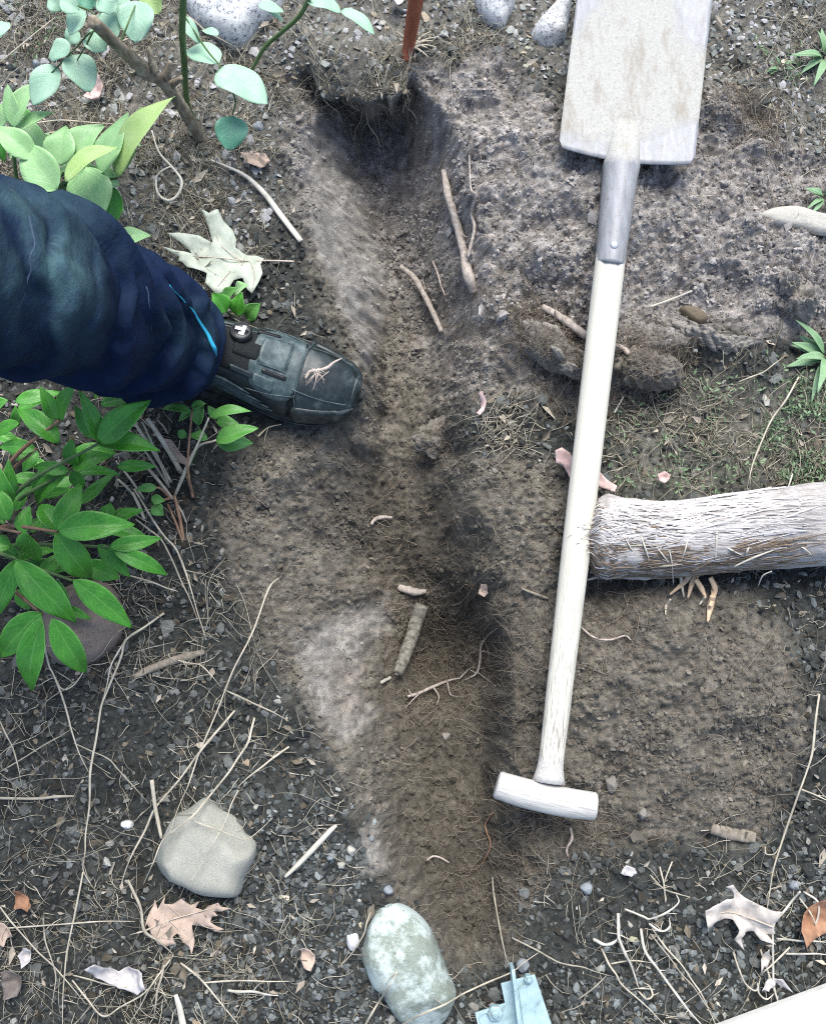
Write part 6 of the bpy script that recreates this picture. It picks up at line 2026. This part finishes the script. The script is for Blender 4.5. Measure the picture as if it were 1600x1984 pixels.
for k in range(46):
    r = random.Random(1200 + k)
    x0 = r.uniform(1155, 1560)
    q_ = r.uniform(-.92, .85)
    l_ = r.uniform(45, 130)
    dy_ = r.uniform(-14, 10)
    pts_ = []
    for u in (0, .35, .7, 1):
        x_ = x0 + l_ * u
        cy_ = np.interp(x_, [1140, 1200, 1300, 1450, 1620], [1040, 1042, 1045, 1028, 1012])
        y_ = cy_ + q_ * 72 + dy_ * u
        qq = (y_ - cy_) / 76
        pts_.append((x_, y_, .045 + .050 * math.sqrt(max(.02, 1 - min(1, abs(qq)) ** 2)) + (.009 * r.random() * u * u)))
    rod('bark_strip', '', '', [(a_, b_) for a_, b_, c_ in pts_], [r.uniform(.8, 1.6), r.uniform(1.2, 3.2), r.uniform(1, 2.4), .5], M[r.choice(['straw_grey', 'straw_pale', 'bark_grey', 'bark_grey', 'bark_brown'])], zz=[c_ for a_, b_, c_ in pts_], parent=lg, n=12, k=5, flat=.4, rug=.2)
for k in range(34):
    r = random.Random(900 + k)
    x0, y0 = r.uniform(1148, 1185), r.uniform(1050, 1124)
    x1, y1 = x0 + r.uniform(45, 100), y0 + r.uniform(-26, -4)
    x0 -= r.uniform(0, 14)
    rod('bark_strip', '', '', [(x0, y0), ((x0 + x1) / 2, (y0 + y1) / 2 + r.uniform(-4, 6)), (x1, y1)], [2.2, r.uniform(3, 5), 3], M[('bark_grey', 'bark_brown', 'straw_grey')[k % 3]], zz=[r.uniform(.012, .06), r.uniform(.03, .05), .05], parent=lg, n=10, k=6, flat=.35)

# ------------------------------------------------------------------ blue metal bracket and the white board
M['bracket'] = mottled('bracket_paint', [(.3, (.17, .22, .22)), (.42, (.27, .39, .415)), (.58, (.33, .455, .48)), (.75, (.42, .53, .55))], 70, .5, bstr=.2, bdist=.0005, spec=.5)
zb_ = .045
bk = thing('bracket', 'pale blue metal corner bracket with bolts at the bottom edge', 'bracket', P(1000, 1960, .01))


def slab(name, pts, z, th_, mat, parent, bw=.0008):
    a = [P(x, y, z) for x, y in pts]
    n = len(a)
    V = a + [q - UPZ * th_ for q in a]
    F = [list(range(n))[::-1], [n + i for i in range(n)]] + [[i, (i + 1) % n, n + (i + 1) % n, n + i] for i in range(n)]
    o = mk(name, np.array(V), F, mat, parent, smooth=False)
    bevel(o, bw)
    return o


slab('plate', [(970, 1907), (1036, 1889), (1066, 1978), (1110, 2110), (930, 2110), (940, 2040), (926, 1990), (920, 1964), (978, 1945)], zb_, .004, M['bracket'], bk)
f0, f1 = P(992, 1874, zb_ + .012), P(1020, 2110, zb_ + .012)
ax_ = (f1 - f0) * np.array([1, 1, 0])
Lf = np.linalg.norm(ax_)
ax_ /= Lf
sd_ = np.cross(UPZ, ax_)
V, F = box((f0 + f1) / 2 + np.array([0, 0, -.004]), (ax_, sd_, UPZ), (Lf / 2, .0022, .016))
bevel(mk('flange', V, F, M['bracket'], bk, smooth=False), .0008)
slab('lap_plate', [(1004, 1915), (1018, 1908), (1052, 2110), (1030, 2110)], zb_ + .0018, .0016, M['bracket'], bk, .0005)
for x, y, r in ((959, 1963, .0095), (1023, 1897, .0055), (975, 2040, .0095)):
    c = P(x, y, zb_)
    V, F = tube([c + UPZ * -.006, c + UPZ * .005, c + UPZ * .0062], [r, r, r * .8], 6, ref=np.array([1.0, 0, 0]))
    bt = mk('bolt', V, F, M['bracket'], bk, smooth=False)
    V, F = tube([c + UPZ * .005, c + UPZ * .009, c + UPZ * .0095], [r * .5, r * .5, r * .4], 14, ref=np.array([1.0, 0, 0]))
    mk('bolt_end', V, F, M['bracket'], bt)
c = P(941, 1975, zb_)
V, F = tube([c + np.array([math.cos(a_), math.sin(a_), 0]) * .0072 + UPZ * .0006 for a_ in np.linspace(0, 6.283, 29)], .0011, 8, caps=False)
mk('ring', V, F, M['bracket'], bk)
V, F = tube([P(1005, 1960, zb_ - .004), P(1005, 1960, -.03)], [.012, .012], 12, ref=np.array([1.0, 0, 0]))
mk('post', V, F, M['bracket'], bk)
zw = .032
wa, wb = P(1395, 1992, zw), P(1606, 1914, zw)
d_ = (wb - wa) / np.linalg.norm(wb - wa)
nrm = np.array([d_[1], -d_[0], 0])
ctr = (wa + wb) / 2 + nrm * .10 - UPZ * .009
M['white_paint'] = mottled('white_board_paint', [(.3, (.58, .57, .52)), (.55, (.72, .71, .66)), (.7, (.78, .77, .73))], 60, .5, (1, .2, 1), .2, .0006)
V, F = box(ctr, (d_, nrm, UPZ), (.9, .10, .009))
wbrd = bevel(mk('board', V, F, M['white_paint'], None, smooth=False, top=True), .003, 3)
tag(wbrd, 'edge of a white painted board cutting the lower right corner', 'board')
